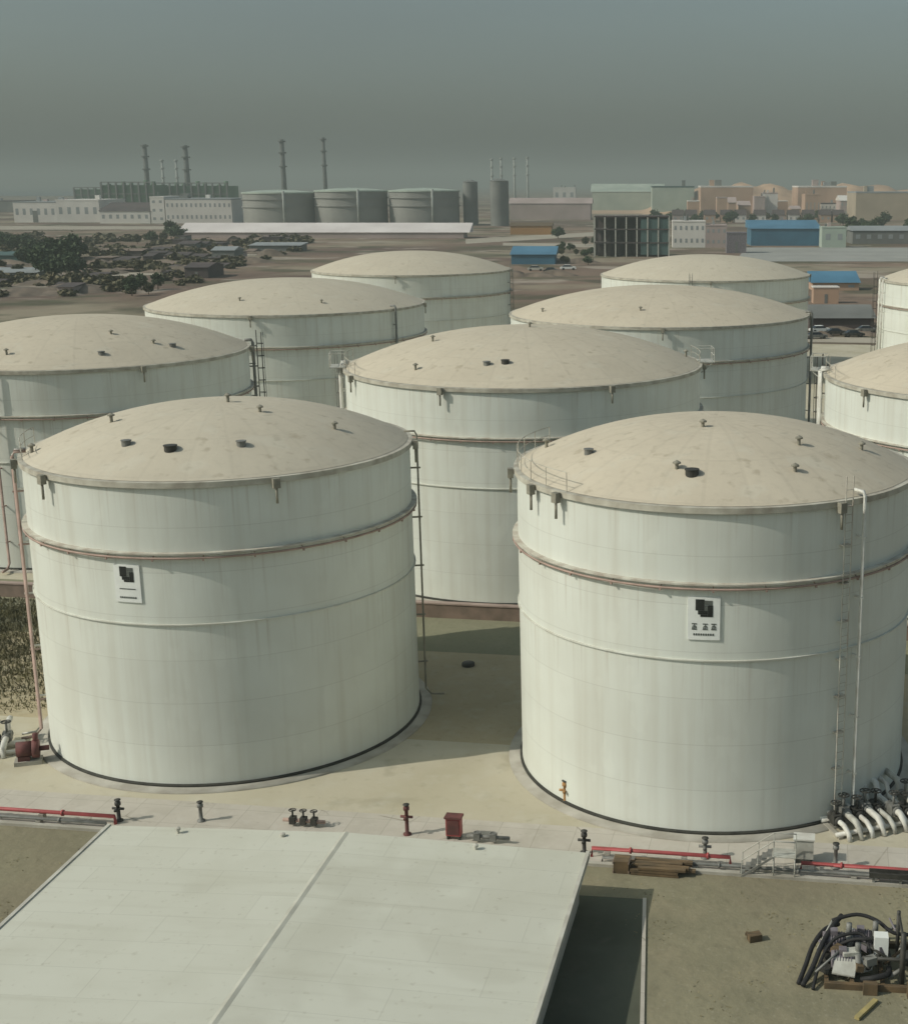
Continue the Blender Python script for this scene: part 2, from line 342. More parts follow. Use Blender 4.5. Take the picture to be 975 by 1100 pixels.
# bund wall in front of the second row
b = MB()
nx = 30
for i in range(nx):
    x0 = -75+150*i/nx; x1 = -75+150*(i+1)/nx
    ya, yb = 92.9-.153*x0, 92.9-.153*x1
    b.add([(x0, ya, 0), (x1, yb, 0), (x1, yb+.4, 0), (x0, ya+.4, 0), (x0, ya, 1.05), (x1, yb, 1.05), (x1, yb+.4, 1.05), (x0, ya+.4, 1.05)],
          [(4, 5, 6, 7), (0, 1, 5, 4), (2, 3, 7, 6)])
bw = tag(b.build('bund_wall', M['bund']), 'long low brown bund wall in front of the second row of tanks', 'wall')
b = MB()
for i in range(nx):
    x0 = -75+150*i/nx; x1 = -75+150*(i+1)/nx
    ya, yb = 92.9-.153*x0, 92.9-.153*x1
    b.add([(x0, ya-.06, 1.053), (x1, yb-.06, 1.053), (x1, yb+.46, 1.053), (x0, ya+.46, 1.053), (x0, ya-.06, 1.16), (x1, yb-.06, 1.16), (x1, yb+.46, 1.16), (x0, ya+.46, 1.16)],
          [(4, 5, 6, 7), (0, 1, 5, 4), (2, 3, 7, 6), (3, 2, 1, 0)])
b.build('coping', mat('pinkish coping', (.40, .31, .265), (.30, .23, .19), 1.), bw)

# ------------------------------------------------------------------ storage tanks
HT = 16.45
def dome_z(r, R, ap):
    return HT+ap*(1-(min(r, R)/R)**2.25)
def patch(b, R, az, u0, u1, z0, z1, n=4, th=0.):
    """piece of the shell's surface: u metres along the circumference from azimuth az"""
    vs = []
    for i in range(n+1):
        a = az+(u0+(u1-u0)*i/n)/R
        for z in (z0, z1): vs.append((R*math.cos(a), R*math.sin(a), z))
    fs = [(2*i, 2*i+2, 2*i+3, 2*i+1) for i in range(n)]
    b.add(vs, fs)
    if th:                                             # edge back to the shell
        vs = []
        for i in range(n+1):
            a = az+(u0+(u1-u0)*i/n)/R
            for rr in (R, R-th):
                for z in (z0, z1): vs.append((rr*math.cos(a), rr*math.sin(a), z))
        fs = []
        for i in range(n): fs += [(4*i, 4*i+2, 4*i+6, 4*i+4), (4*i+1, 4*i+5, 4*i+7, 4*i+3)]
        fs += [(0, 1, 3, 2), (4*n, 4*n+2, 4*n+3, 4*n+1)]
        b.add(vs, fs)
def pol(r, deg, z): a = math.radians(deg); return Vector((r*math.cos(a), r*math.sin(a), z))

def tank(label, x, y, R, ap, manholes=(), vents=(), foam=(), pipes=(), ladders=(), sign=None, near=True, platform=(), rails=()):
    t = thing('storage_tank', label, 'storage tank', (x, y, 0), 0, 'white storage tanks in the tank farm')
    n = 128 if near else 80
    b = MB(); b.lathe([(R+.75, 0), (R+.75, .10), (R-.3, .12)], n); b.build('foundation', M['concrete'], t)
    b = MB(); b.lathe([(R+.13, .12), (R+.13, .19), (R+.015, .25)], n, smooth=False); b.build('base_ring', M['bitumen'], t)
    b = MB(); b.lathe([(R, .12), (R, HT)], n); b.build('shell', M['shell'], t)
    prof = [(R+.10, HT-.28), (R+.17, HT-.26), (R+.17, HT+.02), (R-.12, HT+.035)]
    b = MB(); b.lathe(prof, n, smooth=False); b.build('rim', M['rim'], t)
    k = 14
    b = MB(); b.lathe([((R-.1)*(1-i/k)+.02*(i/k), dome_z((R-.1)*(1-i/k)+.02*(i/k), R, ap)) for i in range(k+1)], n); b.build('roof', M['roof'], t)
    # stiffening girders
    for z, w, h in ((12.78, .30, .08), (9.0, .10, .06)):
        b = MB(); b.lathe([(R-.02, z), (R+w, z), (R+w, z+h), (R-.02, z+h)], n, smooth=False); b.build('wind_girder', M['girder' if w > .2 else 'ringpaint'], t)
    # spray ring pipe on brackets
    z = 12.60
    b = MB()
    m_ = 96
    b.tube([pol(R+.24, 360*i/m_, z) for i in range(m_)], .06, 6, closed=True)
    nb = int(2*PI*R/2.4)
    for i in range(nb):
        d = 360*i/nb
        b.tube([pol(R, d, z+.12), pol(R+.26, d, z-.06)], .025, 5)
        b.obox(pol(R+.26, d, z-.09), (.09, .09, .10), math.radians(d))
    b.build('spray_ring', M['rustpipe'], t)
    # railing round the roof edge
    for r0, r1 in rails:
        b = MB(); np_ = max(3, int(math.radians(r1-r0)*R/1.6))
        for i in range(np_+1):
            d = r0+(r1-r0)*i/np_
            b.tube([pol(R-.02, d, HT), pol(R-.02, d, HT+1.0)], .022, 5)
        for zz, rr in ((1.0, .022), (.52, .016)):
            b.tube([pol(R-.02, r0+(r1-r0)*i/24, HT+zz) for i in range(25)], rr, 5)
        b.build('railing', M['rim'], t)
    for r, d, s in manholes:
        z = dome_z(r, R, ap)
        b = MB(); b.lathe([(s, z-.15), (s, z+.20), (s+.035, z+.20), (s+.035, z+.25), (0, z+.27)], 16, pol(r, d, 0).xy[:], smooth=False)
        b.build('manhole', M['dark' if s > .29 else 'grey'], t)
    for r, d, h in vents:
        z = dome_z(r, R, ap)
        c = pol(r, d, 0).xy[:]
        b = MB(); b.lathe([(.09, z-.2), (.09, z+h*.7), (.2, z+h*.7), (.2, z+h*.7+.07), (0, z+h*.7+.18)], 14, c, smooth=False)
        b.build('vent', M['ventpaint'], t)
    for d in foam:
        a = math.radians(d)
        b = MB(); b.obox(pol(R+.36, d, HT-.25), (.3, .36, .5), a); b.tube([pol(R+.36, d, HT-.5), pol(R+.36, d, HT-1.3)], .07, 8)
        b.obox(pol(R+.1, d, HT-.2), (.4, .18, .2), a)
        b.build('foam_chamber', M['ventpaint'], t)
    for d, rr, mk in pipes:
        b = MB(); b.tube([pol(R-.3, d, HT+.35), pol(R+.30, d, HT+.35), pol(R+.42, d, HT+.1), pol(R+.42, d, .75), pol(R+.75, d, .35), pol(R+1.5, d, .3)], rr, 8)
        for zz in (2.5, 5.5, 8.6, 11.6, 14.6): b.obox(pol(R+.28, d, zz), (.6, .09, .09), math.radians(d))
        b.build('riser_pipe', M[mk], t)
    for d, off, mk in ladders:
        a = math.radians(d); tx = Vector((-math.sin(a), math.cos(a), 0))
        b = MB()
        for s in (-.22, .22): b.tube([pol(R+off, d, .3)+tx*s, pol(R+off, d, HT+1.2)+tx*s], .028, 5)
        for i in range(42): b.tube([pol(R+off, d, .6+.4*i)+tx*-.22, pol(R+off, d, .6+.4*i)+tx*.22], .014, 5)
        for i in range(9): b.obox(pol(R+off/2, d, 1+1.9*i), (off, .5, .06), a)
        b.build('ladder', M[mk], t)
        if mk == 'girder': continue
        b = MB()
        for i in range(13):
            zz = 2.6+1.15*i
            b.tube([pol(R+off, d, zz)+tx*(.36*math.cos(q))+pol(.62*math.sin(q), d, 0) for q in [PI*j/8 for j in range(9)]], .028, 5)
        for q in (.25, .5, .75):
            o_ = tx*(.36*math.cos(PI*q))+pol(.62*math.sin(PI*q), d, 0)
            b.tube([pol(R+off, d, 2.6)+o_, pol(R+off, d, HT+1)+o_], .024, 5)
        b.build('ladder_cage', M[mk], t)
    for d in platform:
        a = math.radians(d); tx = Vector((-math.sin(a), math.cos(a), 0))
        b = MB(); b.obox(pol(R+.55, d, HT+.08), (1.3, 2.2, .08), a)
        for s in (-1.05, 0, 1.05): b.tube([pol(R+1.15, d, HT+.1)+tx*s, pol(R+1.15, d, HT+1.2)+tx*s], .035, 5)
        for s in (-1.05, 1.05):
            b.tube([pol(R-.05, d, HT+1.2)+tx*s, pol(R+1.15, d, HT+1.2)+tx*s], .03, 5)
            b.obox(pol(R+.5, d, HT-.4)+tx*s, (1.15, .07, .07), a, ry=-.7)
        for zz in (.65, 1.2): b.tube([pol(R+1.15, d, HT+zz)+tx*-1.05, pol(R+1.15, d, HT+zz)+tx*1.05], .03, 5)
        b.build('platform', M['rail'], t)
    if sign:
        az, zc, k, text = math.radians(sign[0]), sign[1], sign[2], sign[3]
        b = MB(); patch(b, R+.07, az, -.80*k, .80*k, zc-1.18*k, zc+1.02*k, 6, .07)
        s = b.build('sign', M['signwhite'], t)
        b = MB(); r2 = R+.085
        patch(b, r2, az, -.42*k, .02*k, zc+.34*k, zc+.92*k); patch(b, r2, az, -.30*k, .18*k, zc+.14*k, zc+.335*k)
        patch(b, r2, az, .185*k, .44*k, zc+.02*k, zc+.62*k); patch(b, r2, az, -.18*k, .18*k, zc+.02*k, zc+.135*k)
        b.build('emblem', M['black'], s)
        b = MB(); r3 = R+.083
        patch(b, r3, az, .025*k, .42*k, zc+.63*k, zc+.86*k); patch(b, r3, az, .025*k, .18*k, zc+.34*k, zc+.62*k)
        b.build('emblem_shade', M['signgrey'], s)
        b = MB()
        if text:
            for u in (-.60, -.06, .36):                 # three short unreadable dark glyphs
                for du, dz, w, h in ((0, -.02, .26, .06), (.04, -.13, .18, .05), (0, -.30, .26, .06), (.02, -.26, .06, .12), (.11, -.3, .05, .34), (.18, -.22, .06, .1)):
                    patch(b, r2, az, (u+du)*k, (u+du+w)*k, (zc-.36+dz)*k if False else zc+(-.36+dz)*k, zc+(-.36+dz+h)*k, 1)
        for i in range(9): patch(b, r2, az, (-.52+.118*i)*k, (-.44+.118*i)*k, zc-.95*k, zc-.84*k, 1)
        if not text:
            patch(b, r2, az, -.5*k, .5*k, zc-.42*k, zc-.36*k, 2)
        b.build('lettering', M['signgrey'], s)
    return t

tank('front left white tank with a small black emblem, behind the low pale roof', -23.4, 76.8, 10.6, 2.4,
     manholes=[(7.9, -92, .32), (7.6, -112, .24), (7.7, -66, .24)], vents=[(5.9, -149, .5), (3.6, -37, .35), (7.5, -20, .4), (10., -155, .5), (.5, 0, .5)],
     foam=[-155, -128, 5, -60, 60, 120], pipes=[(-157, .10, 'rustpipe'), (11, .06, 'ventpaint'), (-160.5, .07, 'pipe')], sign=(-101.6, 11.25, .9, False), rails=[(-178, -150)])
tank('front right white tank with tall white pipes and a black emblem sign', 4.46, 71.3, 10.5, 2.4,
     manholes=[(8.1, -101, .32), (7.6, -150, .22)], vents=[(7.7, -107, .35), (5.8, -47, .45), (8.1, -65, .35), (2.3, -109, .35), (9., 176, .5), (7.8, -18, .4)],
     foam=[-172, -150, -138, -60, -15, 60, 130], pipes=[(-52.8, .085, 'pipe')], ladders=[(-57.5, .3, 'girder')], sign=(-95.6, 11.2, .95, True), rails=[(150, 224)])
tank('wide white tank of the second row, seen between the two front tanks', -8.8, 112.5, 14.55, 3.0,
     manholes=[(11.2, -100, .26), (10.9, -93, .30)], vents=[(7.9, -152, .5), (12.6, -126, .5), (13.4, 2, .6), (.5, 0, .4)],
     foam=[-150, -110, -60, 0, 90], pipes=[(-173, .14, 'pipe'), (-168, .11, 'pipe')], ladders=[(-177, .35, 'grey')], platform=[-171, 4], rails=[(-186, -150), (-8, 16)])
tank('second row white tank cut off by the left edge of the picture', -49.2, 122, 14.45, 3.0,
     manholes=[(12., -31, .28), (12.3, -61, .26)], vents=[(11.1, -37, .3), (12., -96, .5), (8.4, -51, .3)],
     foam=[-100, -50, 10, 90], pipes=[(-96, .11, 'rustpipe'), (19, .14, 'grey')], ladders=[(20.5, .8, 'dark')])
tank('third row white tank left of centre, its roof peeping out behind the left tanks', -42.8, 171.2, 16.84, 3.0, foam=[-90, 0, 90], near=False, vents=[(13, -100, .4), (14, -60, .4)], pipes=[(-30, .14, 'grey')])
tank('farthest white tank left of centre with only its domed roof showing', -38, 240, 17, 3.1, foam=[-90, 0, 90], near=False, ladders=[(-8, .4, 'grey')])
tank('third row white tank right of centre behind the front right tank', 3.3, 158.3, 17.1, 3.0, foam=[-90, 0, 90], near=False, vents=[(13, -100, .4), (15, -150, .4)], pipes=[(-10, .14, 'grey')])
tank('farthest white tank right of centre, its dome rising behind the third row', 12.2, 227, 17, 3.1, foam=[-90, 0, 90], near=False, ladders=[(-100, .4, 'grey')])
tank('second row white tank at the right edge with white pipes on its sunlit side', 29.7, 105.2, 14.45, 3.0,
     foam=[-150, -110, 100], pipes=[(-187, .16, 'pipe'), (-183, .14, 'pipe'), (-192, .12, 'dark')], ladders=[(-195, .35, 'dark')], platform=[-192], rails=[(160, 190)])
tank('far white tank peeping in at the right edge of the picture', 55.8, 213, 17, 3.1, foam=[-120, 0], near=False, pipes=[(-178, .16, 'pipe'), (-172, .12, 'pipe')], ladders=[(-188, .4, 'dark')])

# ------------------------------------------------------------------ low pale roofed building in the foreground
A = ground_at(120, 884, 2.3); B = ground_at(630, 919, 2.3)
ang = math.atan2(B.y-A.y, B.x-A.x)*.84
W = (B-A).length; mid = (A+B)/2; L = 32.
bl = thing('low_building', 'long low building with a pale nearly flat roof and one ridge line, in the foreground', 'building', (mid.x, mid.y, 0), ang)
h0, h1, w2 = 2.3, 2.62, W/2
rx = -W/2+W*.506
b = MB(); b.box(-w2+.35, w2-.35, -L+.35, -.35, 0, h0-.12); b.build('wall', M['plaster'], bl)
for x0, x1, z0, z1 in ((-w2, rx-.03, h0, h1), (rx+.03, w2, h1, h0)):
    b = MB()
    ny = 1
    b.add([(x0, -L, z0), (x1, -L, z1), (x1, 0, z1), (x0, 0, z0), (x0, -L, z0-.1), (x1, -L, z1-.1), (x1, 0, z1-.1), (x0, 0, z0-.1)],
          [(0, 1, 2, 3), (7, 6, 5, 4), (0, 4, 5, 1), (2, 6, 7, 3), (1, 5, 6, 2), (3, 7, 4, 0)])
    r_ = b.build('roof', M['whiteroof'], bl)
b = MB(); b.add([(rx-.16, -L-.01, h1-.002), (rx, -L-.01, h1+.04), (rx+.16, -L-.01, h1-.002), (rx-.16, .01, h1-.002), (rx, .01, h1+.04), (rx+.16, .01, h1-.002)],
                [(0, 1, 4, 3), (1, 2, 5, 4), (0, 2, 1), (3, 4, 5)]); b.build('ridge_cap', M['ridge'], bl)
for x0, x1 in ((-w2-.08, -w2+.08), (w2-.08, w2+.08)):
    b = MB(); b.box(x0, x1, -L, .06, h0-.28, h0+.06); b.build('gutter', M['fascia'], bl)
for x in (-7.5, -2.6, 6.2):
    b = MB(); b.lathe([(.0, h0+.42), (.12, h0+.38), (.12, h0+.28), (.07, h0+.28), (.07, h0+.02)], 10, (x, -.55), smooth=False); b.build('roof_vent', M['fascia'], bl)

# its cast shadow, painted as a dark sheet beside it
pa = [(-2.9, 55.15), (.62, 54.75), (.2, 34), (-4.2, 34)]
sheet('road', pa, .03, M['shadowpaint'], 'dark green grey strip, painted shadow of the low building')  # flat sheet carrying the painted shadow, no real road
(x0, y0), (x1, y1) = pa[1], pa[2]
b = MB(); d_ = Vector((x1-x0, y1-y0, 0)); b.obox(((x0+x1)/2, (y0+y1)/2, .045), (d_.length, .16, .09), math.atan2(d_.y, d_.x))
tag(b.build('kerb', M['path']), 'thin pale kerb along the painted shadow strip', None, None, 'structure')

# ------------------------------------------------------------------ red fire main and things on the path
def on_line(x, off=0): return Vector((x, 58.45+K*x+off, 0))
def pipe_run(x0, x1, off, z, r, m, name, label):
    n = max(2, int((x1-x0)/6)+1)
    pts = [on_line(x0+.25, off)+Vector((0, 0, -.1))]+[on_line(x0+(x1-x0)*i/n, off)+Vector((0, 0, z)) for i in range(n+1)]+[on_line(x1-.25, off)+Vector((0, 0, -.1))]
    pts[1] += Vector((.28, .28*K, 0)); pts[-2] -= Vector((.28, .28*K, 0))
    t = thing(name, label, 'pipe', on_line((x0+x1)/2, off), 0, None); o = t.location
    b = MB(); b.tube([p-o for p in pts], r, 10); b.build('pipe', m, t)
    x = x0+1.
    while x < x1-.6:
        c = on_line(x, off)-o; b = MB(); b.obox((c.x, c.y, (z-r)/2), (.25, .3, z-r), K); b.build('support', M['concrete'], t)
        c = on_line(x+1.1, off)-o
        if x+1.1 < x1-.6: b = MB(); b.tube([c+Vector((-.05, -.05*K, z)), c+Vector((.05, .05*K, z))], r*1.6, 10); b.build('flange', m, t)
        x += 3.6
    return t
pipe_run(-52, -25.3, 0, .42, .10, M['red'], 'fire_main', 'faded red pipe on low supports ending at the left corner of the low roof')
pipe_run(-2.1, 4.9, 0, .46, .095, M['red'], 'fire_main', 'red pipe from the right corner of the low roof to the stile')
pipe_run(7.6, 36, 0, .42, .095, M['red'], 'fire_main', 'red pipe running from the stile to the right edge')
pipe_run(-52, -25.6, -.42, .24, .08, M['grey'], 'service_pipe', 'thin grey pipe in front of the left red pipe')
pipe_run(-1.6, 36, -.42, .24, .08, M['grey'], 'service_pipe', 'thin grey pipe in front of the red pipe at the right')

def hydrant(x, off, h, label, m='darkred', arms=True):
    c = on_line(x, off)
    t = thing('hydrant', label, 'hydrant', c, K, 'hydrants along the path')
    b = MB(); b.lathe([(.20, 0), (.20, .08), (.10, .1), (.09, h-.25), (.15, h-.22), (.15, h-.08), (.06, h), (0, h+.03)], 12); b.build('barrel', M[m], t)
    if arms:
        b = MB(); b.tube([(-.3, 0, h*.62), (.3, 0, h*.62)], .07, 8); b.tube([(0, 0, h*.62), (0, -.3, h*.62)], .08, 8); b.build('outlet', M[m], t)
    b = MB(); b.lathe([(.16, h+.03), (.16, h+.07), (0, h+.07)], 12); b.build('handwheel', M['dark'], t)
    return t
hydrant(-25.5, .35, 1.1, 'dark hydrant at the left end of the low roof, where the red pipe meets it', 'dark')
hydrant(-21.4, .9, 1.0, 'small grey hydrant behind the left part of the low roof', 'grey', False)
hydrant(-10.9, .95, 1.55, 'tall dark red hydrant post left of the red cabinet', 'darkred')
hydrant(-2.2, .3, 1.1, 'dark hydrant at the right corner of the low roof', 'dark')
hydrant(3.5, .6, 1.0, 'dark grey hydrant in front of the middle of the front right tank', 'grey')
hydrant(9.5, .5, 1.2, 'dark grey hydrant right of the stile', 'grey', False)
hydrant(-3.35, 5.4, 1.25, 'rusty orange hydrant at the foot of the front right tank', 'orange')
# red cabinet
c = on_line(-8.55, .9); t = thing('fire_cabinet', 'red fire hose cabinet standing behind the low roof', 'cabinet', c, K)
b = MB(); b.box(-.36, .36, -.22, .22, .22, 1.12); b.build('body', M['red'], t)
b = MB(); b.box(-.42, .42, -.28, .28, 1.122, 1.22); b.build('lid', M['darkred'], t)
b = MB(); b.box(-.30, .30, -.245, -.222, .30, 1.04); b.build('door', M['darkred'], t)
for sx in (-.28, .28):
    b = MB(); b.box(sx-.05, sx+.05, -.18, .18, 0, .22); b.build('leg', M['dark'], t)
# valve clusters
def valve_set(label, c, rz, n, m1, m2, sp=.55, h=.6):
    t = thing('valve_set', label, 'valves', c, rz, 'valve sets beside the tanks')
    b = MB(); b.tube([(-.5, 0, .3), (n*sp, 0, .3)], .1, 8); b.build('pipe', M[m1], t)
    for i in range(n):
        x = i*sp
        b = MB(); b.obox((x, 0, .32), (.3, .34, .34)); b.tube([(x, 0, .4), (x, 0, h+.25)], .05, 8); b.build('valve', M[m2], t)
        b = MB(); b.tube([(x+.17*math.cos(q), .17*math.sin(q), h+.25) for q in [2*PI*j/10 for j in range(10)]], .025, 5, closed=True); b.obox((x, 0, h+.25), (.3, .04, .03)); b.build('handwheel', M[m2], t)
    return t
valve_set('three small dark valves in a row on the path behind the low roof', on_line(-16.7, 1.1), K, 3, 'rustpipe', 'dark')
valve_set('low grey pipe and valve just right of the red cabinet', on_line(-7.4, .7), K, 2, 'grey', 'grey', .8, .25)

# stile over the pipes
c = on_line(5.0, -.9)
t = thing('stile', 'grey steel steps with handrails crossing the red pipe by the front right tank', 'steps', c, K); t.scale = (.82, .9, .82)
b = MB()
for i in range(6): b.box(.30*i, .30*i+.28, 0, .85, .22*i+.18, .22*i+.22)
b.build('tread', M['grey'], t)
b = MB()
for y in (-.03, .88): b.add([(0, y-.03, 0), (.2, y-.03, 0), (1.95, y-.03, 1.35), (1.75, y-.03, 1.35), (0, y+.03, 0), (.2, y+.03, 0), (1.95, y+.03, 1.35), (1.75, y+.03, 1.35)],
                              [(0, 1, 2, 3), (7, 6, 5, 4), (0, 4, 5, 1), (2, 6, 7, 3), (1, 5, 6, 2), (3, 7, 4, 0)])
b.build('stringer', M['grey'], t)
b = MB(); b.box(1.8, 3.1, -.05, .9, 1.32, 1.38)
for x in (1.86, 3.04):
    for y in (.02, .83): b.tube([(x, y, 0), (x, y, 1.32)], .04, 6)
b.build('platform', M['rail'], t)
b = MB()
for y in (-.04, .89):
    b.tube([(.1, y, 1.0), (1.85, y, 2.3), (3.08, y, 2.3)], .03, 6)
    for x, z in ((.1, 0.1), (1.0, .75), (1.85, 1.4), (3.08, 1.4)): b.tube([(x, y, z), (x, y, z+.93)], .025, 5)
b.build('handrail', M['rail'], t)
c = on_line(8.1, .9); t = thing('control_box', 'pale grey control box on the path between the stile and the right edge', 'box', c, K)
b = MB(); b.box(-.45, .45, -.3, .3, .3, 1.25); b.build('body', M['rail'], t)
b = MB(); b.box(-.5, .5, -.36, .36, 1.252, 1.32); b.build('lid', M['pipe'], t)
for sx in (-.36, .36):
    b = MB(); b.box(sx-.05, sx+.05, -.2, .2, 0, .3); b.build('leg', M['dark'], t)

# pipe manifold right
def manifold(label, x, y, rz, n, length, seed):
    rr = random.Random(seed)
    t = thing('pipe_manifold', label, 'pipework', (x, y, 0), rz, 'pipe manifolds at the foot of the tanks')
    for i in range(n):
        px = i*.62; h = .55+.12*(i % 2)
        m_ = M['pipe'] if i % 3 != 1 else M['rail']
        b = MB(); b.tube([(px, length, h+.6), (px, length*.72, h+.6), (px, length*.64, h), (px, .6, h), (px, .15, h-.2), (px, 0, 0)], .13+.04*(i % 2), 10); b.build('pipe', m_, t)
        b = MB(); yy = length*(.28+.3*rr.random())
        b.obox((px, yy, h), (.46, .5, .5)); b.tube([(px, yy-.42, h), (px, yy-.34, h)], .27, 10); b.tube([(px, yy+.34, h), (px, yy+.42, h)], .27, 10)
        b.tube([(px, yy, h+.2), (px, yy, h+.85)], .07, 8); b.build('valve', M['dark'] if i % 2 == 0 else M['grey'], t)
        b = MB(); b.tube([(px+.26*math.cos(q), yy+.26*math.sin(q), h+.86) for q in [2*PI*j/12 for j in range(12)]], .035, 5, closed=True)
        b.obox((px, yy, h+.86), (.5, .05, .04)); b.obox((px, yy, h+.86), (.05, .5, .04)); b.build('handwheel', M['dark'], t)
    b = MB(); b.tube([(-.5, length*.5, .28), (n*.62+.3, length*.5, .28)], .16, 10); b.tube([(-.5, length*.12, .2), (n*.62+.3, length*.12, .2)], .12, 10); b.build('header_pipe', M['pipe'], t)
    b = MB()
    for q in (-.3, n*.62): b.box(q-.12, q+.12, length*.08, length*.6, 0, .14)
    b.build('support', M['concrete'], t)
    return t
manifold('tangle of white pipes and dark valves at the right foot of the front right tank', 10.6, 60.2, .35, 8, 4.2, 3)
manifold('white pipes and dark valves left of the front left tank', -36.5, 69.6, .25, 4, 2.8, 5)
# dark red pump unit at the left tank
t = thing('pump', 'dark red pump with motor at the left foot of the front left tank', 'pump', (-33.0, 69.4, 0), .3)
b = MB(); b.box(-.7, .7, -.4, .4, 0, .25); b.build('base', M['concrete'], t)
b = MB(); b.tube([(-.55, 0, .85), (.2, 0, .85)], .42, 14); b.box(-.5, .1, -.3, .3, .25, .5); b.build('motor', M['darkred'], t)
b = MB(); b.tube([(.25, 0, .8), (.6, 0, .8)], .5, 14); b.tube([(.45, 0, 1.1), (.45, 0, 1.7)], .14, 10); b.tube([(.6, 0, .8), (1.1, 0, .8)], .14, 10); b.build('casing', M['darkred'], t)

# stacked planks behind the painted shadow
c = on_line(1.3, -.95); t = thing('plank_stack', 'low stack of dark brown planks lying under the red pipe right of the painted shadow', 'planks', c, K)
rr = random.Random(4)
for layer in range(3):
    for j in range(4):
        b = MB(); x0 = -1.5+rr.uniform(-.25, .25); b.obox((x0+1.5, -.45+j*.27, .08+layer*.14), (2.6+rr.uniform(-.5, .6), .23, .11), rr.uniform(-.04, .04)); b.build('plank', M['rustwood'], t)
c = on_line(-.4, -1.1)
t = thing('crate', 'weathered brown crate at the left end of the plank stack', 'crate', c, K)
b = MB(); b.box(-.35, .35, -.35, .35, 0, .62); b.build('body', M['rustwood'], t)
b = MB()
for s in (-.36, .36):
    b.box(s-.03, s+.03, -.38, .38, .05, .15); b.box(s-.03, s+.03, -.38, .38, .5, .6)
b.build('batten', M['bund'], t)

# long dark trough at the right edge behind the pipe
c = on_line(12.4, -.75); t = thing('cable_tray', 'long dark cable tray on legs in front of the red pipe at the right edge', 'cable tray', c, K)
b = MB(); b.box(-1.6, 3.5, -.2, .2, .42, .5); b.box(-1.6, 3.5, -.24, -.2, .42, .66); b.box(-1.6, 3.5, .2, .24, .42, .66); b.build('tray', M['dark'], t)
for x in (-1.4, -.2, 1.2, 2.6):
    b = MB(); b.box(x-.06, x+.06, -.16, .16, 0, .42); b.build('leg', M['grey'], t)

# pump skid in the lower right corner
t = thing('pump_skid', 'heap of purple grey pumps, black hoses and a white cabinet at the lower right', 'machinery', (9.1, 49.4, 0), -.10)
b = MB()
for y in (-1.6, 1.6): b.box(-1.3, 3.4, y-.1, y+.1, .02, .26)
for x in (-1.2, -.2, 1., 2.4, 3.3): b.box(x-.08, x+.08, -1.5, 1.5, .06, .24)
b.build('skid_frame', M['rustwood'], t)
for x, y, h in ((-.75, .6, 1.05), (-.45, -.55, .85), (.35, 1.0, .95)):
    b = MB(); b.tube([(x-.55, y, h*.72), (x+.35, y, h*.72)], .38, 14); b.box(x-.45, x+.25, y-.28, y+.28, .26, h*.6)
    for k in range(7): b.tube([(x-.45+.11*k, y, h*.72), (x-.42+.11*k, y, h*.72)], .42, 12)
    b.box(x-.25, x+.05, y-.16, y+.16, h*.72+.36, h*.72+.55); b.build('motor', M['mauve'], t)
    b = MB(); b.tube([(x+.38, y, h*.7), (x+.62, y, h*.7)], .45, 14); b.tube([(x+.5, y, h), (x+.5, y, h+.55)], .12, 10); b.build('casing', M['grey'], t)
b = MB(); b.box(.72, 1.27, -.3, .2, .7, 1.55); b.build('cabinet', M['signwhite'], t)
for q in (.75, 1.3):
    b = MB(); b.box(q, q+.1, -.3, .2, .26, .7); b.build('cabinet_leg', M['dark'], t)
b = MB(); b.add([(-1.0, -1.3, .5), (-.1, -1.35, .42), (.0, -.85, .85), (-.85, -.8, .9), (-1.0, -1.3, .44), (-.1, -1.35, .36), (.0, -.85, .79), (-.85, -.8, .84)],
                [(0, 1, 2, 3), (7, 6, 5, 4), (0, 4, 5, 1), (2, 6, 7, 3), (1, 5, 6, 2), (3, 7, 4, 0)]); b.build('cover_plate', M['rail'], t)
for pts, r in (([(-2.15, -1.75, .14), (-1.75, -1.0, .5), (-1.35, 0, .95), (-.9, .9, 1.25), (-.5, 1.7, 1.3)], .11),
               ([(-2.3, -1.55, .1), (-2.0, -.6, .35), (-1.7, .3, .7), (-1.2, 1.2, .9), (-.6, 1.9, .8)], .10),
               ([(-1.75, -1.9, .1), (-1.5, -.9, .5), (-1.1, -.1, .95), (-.6, .2, 1.25), (.3, .3, 1.3), (.6, -.5, .8)], .07),
               ([(-.9, 1.3, 1.3), (.1, 1.6, 1.45), (.9, 1.4, 1.35), (1.6, .9, 1.1), (2.6, 1.2, .9)], .08),
               ([(-1.2, .2, .5), (-.2, .1, 1.15), (.5, 0, 1.3), (1., .6, 1.1)], .07),
               ([(.2, -1.2, .2), (.6, -1.45, .45), (1.2, -1.2, .5), (1.3, -.6, .4)], .12)):
    v = [Vector(p) for p in pts]; sm = []
    for i in range(len(v)-1):
        p0, p1, p2, p3 = v[max(i-1, 0)], v[i], v[i+1], v[min(i+2, len(v)-1)]
        for k in range(5):
            q = k/5; sm.append(.5*((2*p1)+(p2-p0)*q+(2*p0-5*p1+4*p2-p3)*q*q+(3*p1-p0-3*p2+p3)*q**3))
    sm.append(v[-1]); b = MB(); b.tube(sm, r, 8); b.build('hose', M['tyre'], t)
rr = random.Random(31)
